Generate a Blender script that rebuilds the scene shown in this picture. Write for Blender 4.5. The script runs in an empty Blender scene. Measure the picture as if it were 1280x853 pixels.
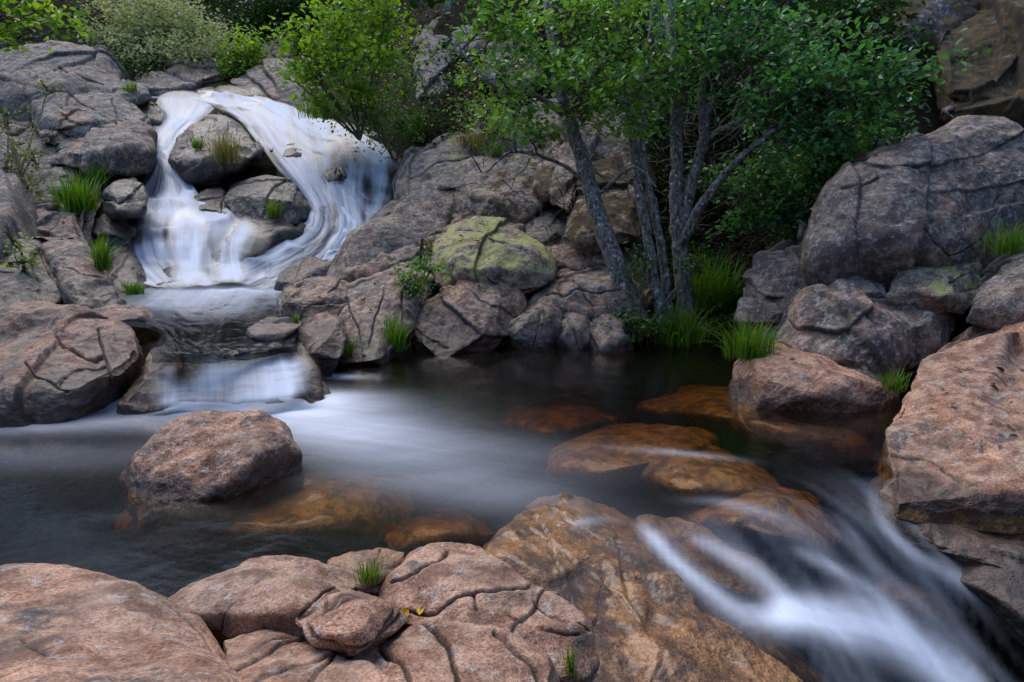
import bpy, bmesh, math, random, zlib
import numpy as np
from mathutils import Vector

# ------------------------------------------------------------------ camera, sky, sun, exposure
S = bpy.context.scene
COL = S.collection
PITCH = math.radians(12.0)
CAM = np.array([0.0, 0.0, 1.6])
FPX = 24.0 / 36.0 * 1280.0
cam_d = bpy.data.cameras.new('camera'); cam = bpy.data.objects.new('camera', cam_d); COL.objects.link(cam)
cam.location = CAM; cam.rotation_euler = (math.radians(90) - PITCH, 0, 0)
cam_d.lens = 24.0; cam_d.sensor_width = 36.0; cam_d.clip_start = 0.05; cam_d.clip_end = 500
S.camera = cam
SUN_EL, SUN_AZ = 60.0, 325.0     # azimuth measured clockwise from +Y (camera looks along +Y)
w = bpy.data.worlds.new('World'); S.world = w; w.use_nodes = True
wn = w.node_tree.nodes; wl_ = w.node_tree.links
sky = wn.new('ShaderNodeTexSky'); sky.sky_type = 'NISHITA'; sky.sun_disc = False
sky.sun_elevation = math.radians(SUN_EL); sky.sun_rotation = math.radians(SUN_AZ)
sky.air_density = 1.0; sky.dust_density = 0.6; sky.ozone_density = 1.6
wl_.new(sky.outputs[0], wn['Background'].inputs[0]); wn['Background'].inputs[1].default_value = 0.15
sd = bpy.data.lights.new('sun', 'SUN'); sd.energy = 1.7; sd.angle = math.radians(50); sd.color = (1.0, 0.91, 0.79)
sun = bpy.data.objects.new('sun', sd); COL.objects.link(sun)
_a = math.radians(SUN_AZ); _e = math.radians(SUN_EL)
sdir = Vector((math.sin(_a) * math.cos(_e), math.cos(_a) * math.cos(_e), math.sin(_e)))
sun.rotation_euler = sdir.to_track_quat('Z', 'Y').to_euler(); sun.location = sdir * 60
S.view_settings.view_transform = 'Standard'; S.view_settings.look = 'None'
S.view_settings.exposure = 0.92; S.view_settings.gamma = 1.0
S.view_settings.use_curve_mapping = False
S.cycles.use_denoising = True
S.cycles.max_bounces = 6; S.cycles.diffuse_bounces = 3; S.cycles.glossy_bounces = 3
S.cycles.transmission_bounces = 4; S.cycles.transparent_max_bounces = 16
S.cycles.caustics_reflective = False; S.cycles.caustics_refractive = False

rng = np.random.default_rng(7)
random.seed(7)

# ------------------------------------------------------------------ helpers
cp, sp_ = math.cos(PITCH), math.sin(PITCH)
FWD = np.array([0, cp, -sp_]); UPV = np.array([0, sp_, cp]); RGT = np.array([1.0, 0, 0])

def ray(px, py):
    return FWD + (px - 640.0) / FPX * RGT + (426.5 - py) / FPX * UPV

def P(px, py, d):                 # a spot in the place: viewing direction and distance ahead
    return CAM + d * ray(px, py)

def PZ(px, py, z):                # the spot where that direction meets a level
    r = ray(px, py); return CAM + r * ((z - CAM[2]) / r[2])

def DZ(px, py, z):
    r = ray(px, py); return (z - CAM[2]) / r[2]

def proj(V):
    Q = V - CAM
    d = Q @ FWD
    return 640 + FPX * (Q @ RGT) / d, 426.5 - FPX * (Q @ UPV) / d, d

def smooth(a, b, x):
    t = np.clip((x - a) / (b - a), 0, 1); return t * t * (3 - 2 * t)

def _hash(ix, iy, iz, s):
    h = (ix.astype(np.int64) * 374761393 + iy.astype(np.int64) * 668265263 + iz.astype(np.int64) * 2147483647 + s * 974634777) & 0xffffffff
    h = ((h ^ (h >> 13)) * 1274126177) & 0xffffffff
    h = ((h ^ (h >> 16)) * 2246822519) & 0xffffffff
    return ((h ^ (h >> 15)) & 0xffff) / 32767.5 - 1.0

def noise3(V, s=0):
    f = np.floor(V); u = V - f; i = f.astype(np.int64)
    u = u * u * u * (u * (u * 6 - 15) + 10)
    x, y, z = i[:, 0], i[:, 1], i[:, 2]; a, b, c = u[:, 0], u[:, 1], u[:, 2]
    L = lambda p, q, t: p + (q - p) * t
    r = []
    for dz in (0, 1):
        r0 = L(_hash(x, y, z + dz, s), _hash(x + 1, y, z + dz, s), a)
        r1 = L(_hash(x, y + 1, z + dz, s), _hash(x + 1, y + 1, z + dz, s), a)
        r.append(L(r0, r1, b))
    return L(r[0], r[1], c)

def fbm(V, o=4, s=0, g=0.5):
    r = np.zeros(len(V)); a = 1.0; t = 0
    for k in range(o):
        r += a * noise3(V * 2.0 ** k + 17.3 * k, s + k); t += a; a *= g
    return r / t

def tag(o, label=None, cat=None, group=None, kind=None):
    if label: o['label'] = label
    if cat: o['category'] = cat
    if group: o['group'] = group
    if kind: o['kind'] = kind
    return o

def make_mesh(name, V, F, mat=None, parent=None, origin=None, attrs=None, smooth_=True, uv=None):
    V = np.asarray(V, dtype=np.float64); F = np.asarray(F)
    if origin is not None: V = V - np.asarray(origin)
    me = bpy.data.meshes.new(name)
    n, k = len(F), F.shape[1]
    me.vertices.add(len(V)); me.vertices.foreach_set('co', V.astype(np.float32).ravel())
    me.loops.add(n * k); me.loops.foreach_set('vertex_index', F.astype(np.int32).ravel())
    me.polygons.add(n); me.polygons.foreach_set('loop_start', np.arange(0, n * k, k, dtype=np.int32))
    me.polygons.foreach_set('use_smooth', np.full(n, smooth_, dtype=bool))
    for an, av in (attrs or {}).items():
        at = me.attributes.new(an, 'FLOAT', 'POINT'); at.data.foreach_set('value', np.asarray(av, dtype=np.float32))
    if uv is not None:
        ul = me.uv_layers.new(name='flow'); ul.data.foreach_set('uv', uv[F.ravel()].astype(np.float32).ravel())
    me.update(calc_edges=True); me.validate()
    if mat: me.materials.append(mat)
    o = bpy.data.objects.new(name, me); COL.objects.link(o)
    if origin is not None: o.location = origin
    if parent: o.parent = parent; o.location = (0, 0, 0) if origin is None else o.location
    return o

def vnormals(V, F):
    fn = np.cross(V[F[:, 1]] - V[F[:, 0]], V[F[:, 2]] - V[F[:, 0]])
    N = np.zeros_like(V)
    for k in range(F.shape[1]):
        for c in range(3): N[:, c] += np.bincount(F[:, k], fn[:, c], len(V))
    return N / np.maximum(np.linalg.norm(N, axis=1), 1e-9)[:, None]

# ------------------------------------------------------------------ materials
class NT:
    def __init__(s, name):
        s.m = bpy.data.materials.new(name); s.m.use_nodes = True
        s.t = s.m.node_tree; s.n = s.t.nodes; s.n.clear()
        s.out = s.n.new('ShaderNodeOutputMaterial')
    def link(s, a, b): s.t.links.new(a, b)
    def setin(s, sock, v):
        if isinstance(v, bpy.types.NodeSocket): s.link(v, sock)
        elif isinstance(v, (tuple, list)) and len(v) == 3 and sock.type == 'RGBA': sock.default_value = (*v, 1)
        else: sock.default_value = v
    def node(s, typ, **kw):
        n = s.n.new(typ)
        for k, v in kw.items():
            if k in n.inputs: s.setin(n.inputs[k], v)
            else: setattr(n, k, v)
        return n
    def attr(s, a): n = s.n.new('ShaderNodeAttribute'); n.attribute_name = a; return n.outputs['Fac']
    def noise(s, vec, scale, detail=4, rough=0.5, dist=0.0):
        n = s.n.new('ShaderNodeTexNoise'); s.link(vec, n.inputs['Vector'])
        n.inputs['Scale'].default_value = scale; n.inputs['Detail'].default_value = detail
        n.inputs['Roughness'].default_value = rough; n.inputs['Distortion'].default_value = dist
        return n.outputs['Fac']
    def mth(s, op, a, b=0.0, c=0.0, clamp=False):
        n = s.n.new('ShaderNodeMath'); n.operation = op; n.use_clamp = clamp
        s.setin(n.inputs[0], a); s.setin(n.inputs[1], b); s.setin(n.inputs[2], c); return n.outputs[0]
    def step(s, v, a, b, lo=0.0, hi=1.0):
        n = s.n.new('ShaderNodeMapRange'); n.interpolation_type = 'SMOOTHSTEP'
        s.setin(n.inputs['Value'], v); s.setin(n.inputs['From Min'], a); s.setin(n.inputs['From Max'], b)
        s.setin(n.inputs['To Min'], lo); s.setin(n.inputs['To Max'], hi); return n.outputs['Result']
    def mix(s, f, a, b, mode='MIX'):
        n = s.n.new('ShaderNodeMix'); n.data_type = 'RGBA'; n.blend_type = mode
        s.setin(n.inputs[0], f); s.setin(n.inputs[6], a); s.setin(n.inputs[7], b); return n.outputs[2]
    def mapping(s, vec, scale=(1, 1, 1), loc=(0, 0, 0)):
        n = s.n.new('ShaderNodeMapping'); s.link(vec, n.inputs['Vector'])
        n.inputs['Scale'].default_value = scale; n.inputs['Location'].default_value = loc; return n.outputs[0]
    def vec(s, rand=True):
        tc = s.n.new('ShaderNodeTexCoord'); v = tc.outputs['Object']
        if rand:
            oi = s.n.new('ShaderNodeObjectInfo'); a = s.n.new('ShaderNodeVectorMath'); a.operation = 'ADD'
            k = s.mth('MULTIPLY', oi.outputs['Random'], 57.0)
            s.link(v, a.inputs[0]); s.link(k, a.inputs[1]); v = a.outputs[0]
        return v

def mat_granite():
    s = NT('granite'); v = s.vec()
    wet, moss, lich, pink, dirt, alg, dark = [s.attr(a) for a in ('wet', 'moss', 'lich', 'pink', 'dirt', 'algae', 'dark')]
    nA = s.noise(v, 1.7, 7, 0.62); nB = s.noise(v, 8.0, 7, 0.65); nC = s.noise(v, 4.0, 8, 0.7, 0.4)
    nD = s.noise(v, 15.0, 6, 0.7); nS = s.noise(v, 95.0, 3, 0.7); nS2 = s.noise(v, 210.0, 2, 0.6)
    grey = s.mix(s.step(nB, .36, .64), (.072, .063, .056), (.265, .238, .208))
    pk = s.mix(s.step(nB, .36, .66), (.27, .115, .058), (.60, .315, .19))
    pf = s.mth('ADD', pink, s.mth('MULTIPLY', s.mth('SUBTRACT', nA, .5), 1.3), clamp=True)
    c = s.mix(pf, grey, pk)
    c = s.mix(s.mth('MULTIPLY', s.step(s.mth('SUBTRACT', nC, s.mth('SUBTRACT', .62, s.mth('MULTIPLY', dark, .22))), 0, .09), .78), c, (.050, .045, .052))          # dark weathering crust, spread wider to put the shaded banks' darkness into the colour
    c = s.mix(s.mth('MULTIPLY', s.step(s.mth('ADD', nD, s.mth('MULTIPLY', dark, .05)), .58, .64), s.mth('SUBTRACT', .55, s.mth('MULTIPLY', wet, .55))), c, (.40, .40, .385))   # pale crust lichen
    spk = s.mix(s.step(nS, .34, .62), (.42, .40, .40), (1.45, 1.42, 1.40))
    c = s.mix(s.step(nA, .34, .66, .35, 1.0), c, s.mix(1.0, c, spk, 'MULTIPLY'))
    nV = s.noise(v, 1.1, 5, .55, .8)                                                     # thin pale quartz veins
    c = s.mix(s.mth('MULTIPLY', s.step(s.mth('ABSOLUTE', s.mth('SUBTRACT', nV, .47)), .0, .004, 1, 0), .35), c, (.50, .44, .40))
    nT = s.noise(s.mapping(v, (5.0, 5.0, .7)), 1.0, 5, .65)                               # dark runs left by seeping water
    c = s.mix(s.mth('MULTIPLY', s.step(nT, .57, .66), s.mth('ADD', .25, s.mth('MULTIPLY', dark, .5))), c, (.035, .030, .030))
    c = s.mix(s.mth('MULTIPLY', s.step(nS2, .60, .68), .5), c, (.03, .028, .028))
    nL = s.mth('ADD', s.mth('MULTIPLY', s.noise(v, 3.0, 4, 0.6), .35), s.mth('MULTIPLY', s.noise(v, 13.0, 9, 0.85), .65)); nM = s.noise(v, 2.6, 9, 0.72)
    lt = s.mth('SUBTRACT', .825, s.mth('MULTIPLY', lich, .41))
    lf = s.step(s.mth('SUBTRACT', nL, lt), 0.0, .035)
    c = s.mix(s.mth('MULTIPLY', lf, s.step(wet, .1, .4, .9, 0)), c, s.mix(nS, (.20, .205, .07), (.44, .43, .16)))
    mf = s.step(s.mth('SUBTRACT', nM, s.mth('SUBTRACT', .82, s.mth('MULTIPLY', moss, .5))), 0.0, .07)
    mcol = s.mix(s.step(nB, .4, .6), (.036, .021, .007), (.11, .07, .013))
    c = s.mix(s.mth('MULTIPLY', mf, .95), c, mcol)
    c = s.mix(s.mth('MULTIPLY', dirt, .95), c, (.016, .013, .011))
    ac = s.mix(s.step(nB, .38, .62), (.10, .038, .007), (.56, .255, .042))
    ac = s.mix(1.0, ac, s.mix(s.step(nS, .36, .62), (.55, .5, .45), (1.5, 1.5, 1.5)), 'MULTIPLY')
    c = s.mix(s.mth('MULTIPLY', alg, .85), c, ac)
    c = s.mix(s.mth('MULTIPLY', wet, s.step(alg, 0, 1, 1, .5)), c, s.mix(1.0, c, (.22, .20, .195), 'MULTIPLY'))
    rough = s.step(wet, 0, 1, .78, .34)
    rough = s.mth('ADD', rough, s.mth('MULTIPLY', s.mth('SUBTRACT', nD, .5), .3), clamp=True)
    h = s.mth('ADD', s.mth('MULTIPLY', nB, .55), s.mth('MULTIPLY', nD, .4))
    h = s.mth('ADD', h, s.mth('MULTIPLY', nS, .13))
    h = s.mth('ADD', h, s.mth('MULTIPLY', mf, s.mth('MULTIPLY', nS, .5)))
    b = s.node('ShaderNodeBump', Height=h, Strength=0.9, Distance=0.06)
    p = s.node('ShaderNodeBsdfPrincipled', **{'Base Color': c, 'Roughness': rough, 'Normal': b.outputs[0]})
    s.setin(p.inputs['Coat Weight'], s.mth('MULTIPLY', wet, s.mth('ADD', .12, s.mth('MULTIPLY', alg, .5)))); p.inputs['Coat Roughness'].default_value = .2
    s.link(p.outputs[0], s.out.inputs[0]); return s.m

def mat_soil():
    s = NT('forest_soil'); v = s.vec(False)
    n1 = s.noise(v, 2.0, 8, .65); n2 = s.noise(v, 22, 6, .7); n3 = s.noise(v, 70, 3, .6)
    c = s.mix(s.step(n2, .35, .65), (.008, .006, .004), (.040, .028, .015))
    c = s.mix(s.mth('MULTIPLY', s.step(n1, .52, .62), .7), c, s.mix(n2, (.015, .030, .006), (.05, .085, .016)))
    c = s.mix(s.step(n3, .62, .70), c, (.13, .085, .04))
    b = s.node('ShaderNodeBump', Height=s.mth('ADD', n2, s.mth('MULTIPLY', n3, .4)), Strength=1.0, Distance=0.08)
    p = s.node('ShaderNodeBsdfPrincipled', **{'Base Color': c, 'Roughness': .95, 'Normal': b.outputs[0]})
    p.inputs['Specular IOR Level'].default_value = 0.2
    s.link(p.outputs[0], s.out.inputs[0]); return s.m

def mat_leaf(name, c0, c1, trans=.35, rough=.42):
    s = NT(name); t = s.attr('tint')
    c = s.mix(s.step(t, .94, .97), s.mix(t, c0, c1), (.26, .19, .06))
    p = s.node('ShaderNodeBsdfPrincipled', **{'Base Color': c, 'Roughness': rough})
    p.inputs['Specular IOR Level'].default_value = 0.45
    tr = s.node('ShaderNodeBsdfTranslucent', Color=s.mix(1.0, c, (1.25, 1.3, .55), 'MULTIPLY'))
    m = s.node('ShaderNodeMixShader'); s.setin(m.inputs[0], trans); s.link(p.outputs[0], m.inputs[1]); s.link(tr.outputs[0], m.inputs[2])
    s.link(m.outputs[0], s.out.inputs[0]); return s.m

def mat_bark(name, c0, c1, c2):
    s = NT(name); v = s.vec(False)
    st = s.mapping(v, (1, 1, .35))
    n1 = s.noise(st, 28, 6, .7); n2 = s.noise(v, 9, 6, .7); n3 = s.noise(v, 26, 4, .65)
    c = s.mix(s.step(n1, .38, .62), c0, c1)
    c = s.mix(s.mth('MULTIPLY', s.step(n3, .55, .60), s.step(n2, .4, .6)), c, c2)
    b = s.node('ShaderNodeBump', Height=n1, Strength=.9, Distance=.03)
    p = s.node('ShaderNodeBsdfPrincipled', **{'Base Color': c, 'Roughness': .85, 'Normal': b.outputs[0]})
    s.link(p.outputs[0], s.out.inputs[0]); return s.m

def mat_water():
    # clear tea coloured stream water; the whitened water is air in it, carried along the flow
    s = NT('stream_water'); foam = s.attr('foam')
    uv = s.node('ShaderNodeUVMap', uv_map='flow').outputs[0]
    st = s.noise(s.mapping(uv, (7.0, .9, 1)), 1.0, 5, .6, .3)
    st2 = s.noise(s.mapping(uv, (30.0, 1.6, 1)), 1.0, 4, .6)
    f = s.mth('MULTIPLY', foam, s.mth('ADD', .45, s.mth('ADD', s.mth('MULTIPLY', st, .75), s.mth('MULTIPLY', st2, .35))), clamp=True)
    v = s.vec(False)
    w1 = s.noise(v, 3.2, 3, .5)
    b = s.node('ShaderNodeBump', Height=s.mth('ADD', w1, s.mth('MULTIPLY', st, .35)), Strength=.16, Distance=.05)
    gl = s.node('ShaderNodeBsdfGlossy', Color=(1, 1, 1), Roughness=.16, Normal=b.outputs[0])
    tr = s.node('ShaderNodeBsdfTransparent', Color=(.93, .93, .92))
    fr = s.node('ShaderNodeFresnel', IOR=1.33, Normal=b.outputs[0])
    m = s.node('ShaderNodeMixShader'); s.link(fr.outputs[0], m.inputs[0]); s.link(tr.outputs[0], m.inputs[1]); s.link(gl.outputs[0], m.inputs[2])
    df = s.node('ShaderNodeBsdfDiffuse', Color=(.70, .75, .86), Normal=b.outputs[0])
    m2 = s.node('ShaderNodeMixShader'); s.link(f, m2.inputs[0]); s.link(m.outputs[0], m2.inputs[1]); s.link(df.outputs[0], m2.inputs[2])
    s.link(m2.outputs[0], s.out.inputs[0])
    va = s.node('ShaderNodeVolumeAbsorption', Color=(.78, .62, .33), Density=3.4)
    s.link(va.outputs[0], s.out.inputs[1])
    return s.m

def mat_fall(name='white_water', streak=2.6, fine=34.0, tint=(.97, .97, .97), grough=.4):
    s = NT(name); foam = s.attr('foam')
    uv = s.node('ShaderNodeUVMap', uv_map='flow').outputs[0]
    a = s.noise(s.mapping(uv, (9.0, .7, 1)), 1.0, 3, .5, .3)
    b_ = s.noise(s.mapping(uv, (fine, .8, 1), (3, 1, 0)), 1.0, 3, .55, .12)
    st = s.mth('ADD', s.mth('MULTIPLY', a, .72), s.mth('MULTIPLY', b_, .38))      # about .55 mean
    f = s.mth('ADD', s.mth('SUBTRACT', s.mth('MULTIPLY', foam, 1.75), .62), s.mth('MULTIPLY', s.mth('SUBTRACT', st, .55), streak))
    f = s.step(f, -.55, 1.25, 0, 1)
    f = s.mth('MULTIPLY', f, s.step(foam, 0, .25))
    bp = s.node('ShaderNodeBump', Height=st, Strength=.15, Distance=.05)
    # bubbles scatter light through the whole thickness, so the white hardly follows the slope of the sheet
    va = s.node('ShaderNodeVectorMath', operation='MULTIPLY_ADD'); s.link(bp.outputs[0], va.inputs[0]); va.inputs[1].default_value = (.4, .4, .4); va.inputs[2].default_value = (0, -.12, .6)
    vn = s.node('ShaderNodeVectorMath', operation='NORMALIZE'); s.link(va.outputs[0], vn.inputs[0])
    df = s.node('ShaderNodeBsdfDiffuse', Color=(.66, .71, .83), Normal=vn.outputs[0])
    tl = s.node('ShaderNodeBsdfTranslucent', Color=(.66, .71, .83), Normal=bp.outputs[0])
    mm = s.node('ShaderNodeMixShader'); mm.inputs[0].default_value = .12; s.link(df.outputs[0], mm.inputs[1]); s.link(tl.outputs[0], mm.inputs[2])
    gl = s.node('ShaderNodeBsdfGlossy', Color=(.8, .8, .8), Roughness=grough, Normal=bp.outputs[0])
    tr = s.node('ShaderNodeBsdfTransparent', Color=tint)
    fr = s.node('ShaderNodeFresnel', IOR=1.33, Normal=bp.outputs[0])
    m = s.node('ShaderNodeMixShader'); s.link(s.mth('MULTIPLY', fr.outputs[0], s.step(foam, 0, .3)), m.inputs[0]); s.link(tr.outputs[0], m.inputs[1]); s.link(gl.outputs[0], m.inputs[2])
    m2 = s.node('ShaderNodeMixShader'); s.link(f, m2.inputs[0]); s.link(m.outputs[0], m2.inputs[1]); s.link(mm.outputs[0], m2.inputs[2])
    s.link(m2.outputs[0], s.out.inputs[0]); return s.m

M_GRAN = mat_granite(); M_SOIL = mat_soil(); M_WATER = mat_water(); M_FALL = mat_fall(streak=3.0); M_SOFT = mat_fall('soft_cascade_water', 1.7, 22.0, (.97, .97, .97), .5); M_STREAM = mat_fall('sliding_water', 1.1, 26.0, (.42, .46, .50), .14)
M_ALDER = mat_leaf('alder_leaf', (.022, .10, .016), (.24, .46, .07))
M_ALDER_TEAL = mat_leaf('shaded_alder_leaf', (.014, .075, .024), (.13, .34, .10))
M_LIME = mat_leaf('lime_leaf', (.06, .16, .010), (.30, .46, .035), .45)
M_SAGE = mat_leaf('sage_leaf', (.17, .21, .11), (.62, .66, .42), .3, .6)
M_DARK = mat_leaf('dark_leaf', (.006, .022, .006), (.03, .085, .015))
M_SHRUB = mat_leaf('shrub_leaf', (.025, .075, .010), (.11, .24, .03))
M_GRASS = mat_leaf('grass_blade', (.030, .10, .006), (.15, .33, .02), .4, .5)
M_STRAW = mat_leaf('straw_blade', (.10, .12, .02), (.33, .27, .09), .3, .6)
M_YLEAF = mat_leaf('fallen_leaf', (.70, .42, .01), (.85, .60, .03), .2)
M_BARK = mat_bark('alder_bark', (.045, .040, .034), (.23, .21, .19), (.55, .54, .51))
M_TWIG = mat_bark('twig_bark', (.045, .034, .026), (.15, .115, .09), (.24, .21, .18))
# ------------------------------------------------------------------ depth of each bank, metres ahead for a viewing height
def zone(tab):
    ys = np.array(sorted(tab)); ds = np.array([tab[k] for k in sorted(tab)], float)
    return lambda px, py: float(np.interp(py, ys, ds))
ZL = zone({0: 16.8, 62: 14.9, 100: 13.6, 150: 12.4, 210: 11.0, 265: 9.6, 330: 8.7, 385: 7.6, 400: 7.2})
ZFALL = zone({60: 16.5, 112: 14.8, 128: 14.3, 148: 13.6, 165: 12.9, 188: 12.3, 205: 11.9, 232: 11.5, 260: 11.0, 275: 10.7, 300: 10.3, 330: 9.9, 352: 9.5, 375: 8.9})
ZR = zone({0: 14.5, 100: 12.6, 160: 11.4, 220: 10.4, 270: 9.5, 300: 8.9, 350: 8.2, 400: 7.7, 430: 7.45, 455: 6.7})
ZW = zone({0: 8.6, 100: 7.7, 200: 7.1, 300: 6.7, 370: 6.4, 440: 6.0, 490: 5.75, 510: 5.5})
ZM = zone({0: 11.6, 150: 10.3, 250: 9.4, 350: 8.5, 430: 7.6})
def lin(y0, d0, y1, d1): return lambda px, py: d0 + (d1 - d0) * (py - y0) / (y1 - y0)
def lev(z): return lambda px, py: DZ(px, py, z)

# ------------------------------------------------------------------ ground: stream bed, both banks and an added slope behind the camera, one sheet
def build_ground():
    C = []
    def add(z, pts, off):
        for px, py in pts: C.append(P(px, py, z(px, py) + off))
    add(ZL, [(px, y) for px in (-420, -200, -60, 50) for y in (60, 105, 150, 210, 265, 330, 378)], .75)
    add(ZL, [(120, y) for y in (100, 150, 210, 265)], .6)
    add(ZFALL, [(200, 118), (200, 165), (198, 205), (205, 240), (215, 280), (240, 330), (300, 120), (350, 150), (300, 210), (330, 280), (400, 165), (400, 210), (430, 240), (430, 290), (380, 320), (300, 345), (470, 215)], .38)
    add(ZR, [(px, y) for px in (560, 640, 720, 790) for y in (20, 100, 160, 220, 280, 340, 395)] + [(430, 395), (480, 350), (520, 290), (500, 330)], .7)
    add(ZM, [(px, y) for px in (850, 910, 970) for y in (10, 90, 170, 250, 330, 400)], .35)
    add(ZW, [(px, y) for px in (1060, 1160, 1280, 1420, 1700) for y in (10, 110, 210, 310, 390)], .9)
    for x in (-7, -5, -3, -1.2, .5, 2):
        for y in (4.2, 5.0): C.append(np.array([x, y, -.62]))
    for x in (-1, .6, 1.8, 2.6): C.append(np.array([x, 6.1, -.6]))
    for x in (-5, -3, -1.5, 0): C.append(np.array([x, 3.2, -.55]))
    for px, py in ((250, 370), (150, 395), (300, 400), (340, 430), (30, 395), (260, 440)): C.append(PZ(px, py, .02))
    for x in (-6, -3, -1, .4): C += [np.array([x, 1.9, -.15]), np.array([x, .4, -.1]), np.array([x, -3, .3])]
    for x in (-14, -7, 0, 7, 14): C += [np.array([x, -7., 3.0]), np.array([x, -13., 8.5])]  # unseen slope behind the camera, raised to hide sky from the front faces
    for p in ((1.3, 3.3, -.55), (1.5, 2.6, -.85), (2.1, 2.3, -1.0), (1.7, 1.6, -1.2), (3.2, 1.6, -1.0), (1.4, -2, -1.6), (4, -2, -.3), (1.0, 3.9, -.5), (1.9, 4.4, -.5), (3.2, 3.4, -.15), (5, 3.2, .5)): C.append(np.array(p))
    for x, y, z in ((-16, 12, 6.5), (-12, 18, 6.5), (-6, 18, 4.6), (-2.5, 19, 4.2), (2, 18, 9), (8, 16, 10), (14, 14, 10), (-16, 26, 12), (-8, 27, 8.5), (-3, 28, 8.5), (2, 26, 14), (12, 26, 16), (-16, 38, 22), (0, 38, 22), (16, 38, 24), (-16, 4, 4), (-14, -2, 4), (16, 5, 7), (16, -4, 5), (9, 9, 5.5), (10, 3, 3.5), (-9, 6, 2.0), (-9, 9, 3.2), (7, 3, 1.6)):
        C.append(np.array((x, y, z), float))
    C = np.array(C)
    n = len(C); r = np.linalg.norm(C[:, None, :2] - C[None, :, :2], axis=2)
    A = np.zeros((n + 3, n + 3)); A[:n, :n] = -r + np.eye(n) * -.06
    A[:n, n] = 1; A[:n, n + 1:] = C[:, :2]; A[n, :n] = 1; A[n + 1:, :n] = C[:, :2].T
    wt = np.linalg.solve(A, np.concatenate([C[:, 2], np.zeros(3)]))
    def H(X, Y):
        out = np.empty(len(X))
        for a in range(0, len(X), 20000):
            q = np.stack([X[a:a + 20000], Y[a:a + 20000]], 1)
            rr = np.linalg.norm(q[:, None, :] - C[None, :, :2], axis=2)
            out[a:a + 20000] = -rr @ wt[:n] + wt[n] + q @ wt[n + 1:]
        return out
    nx, ny = 340, 510
    xs = np.linspace(-17, 17, nx); ys = np.linspace(-14, 38, ny)
    X, Y = np.meshgrid(xs, ys); X = X.ravel(); Y = Y.ravel(); Z = H(X, Y)
    V = np.stack([X, Y, Z], 1)
    V[:, 2] += fbm(V * np.array([.9, .9, .9]), 5, 3) * .28
    i = np.arange(nx * ny).reshape(ny, nx)
    F = np.stack([i[:-1, :-1], i[:-1, 1:], i[1:, 1:], i[1:, :-1]], -1).reshape(-1, 4)
    o = make_mesh('ground', V, F, M_SOIL); tag(o, kind='structure'); o['label'] = 'dark earthy banks and stream bed under the rocks, plus an unseen added slope'
    return H
GH = build_ground()

# ------------------------------------------------------------------ rocks
_ico = {}
def ico(l):
    if l not in _ico:
        b = bmesh.new(); bmesh.ops.create_icosphere(b, subdivisions=l, radius=1.0)
        b.verts.ensure_lookup_table()
        _ico[l] = (np.array([v.co[:] for v in b.verts]), np.array([[v.index for v in f.verts] for f in b.faces])); b.free()
    return _ico[l]

def hull_planes(pts):
    b = bmesh.new()
    for p in pts: b.verts.new(p)
    r = bmesh.ops.convex_hull(b, input=b.verts)
    b.normal_update()
    hv = np.array([v.co[:] for v in b.verts if v.link_faces])
    N = np.array([f.normal[:] for f in b.faces]); Q = np.array([f.verts[0].co[:] for f in b.faces]); A = np.array([f.calc_area() for f in b.faces])
    b.free()
    return hv, N, Q, A

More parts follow.
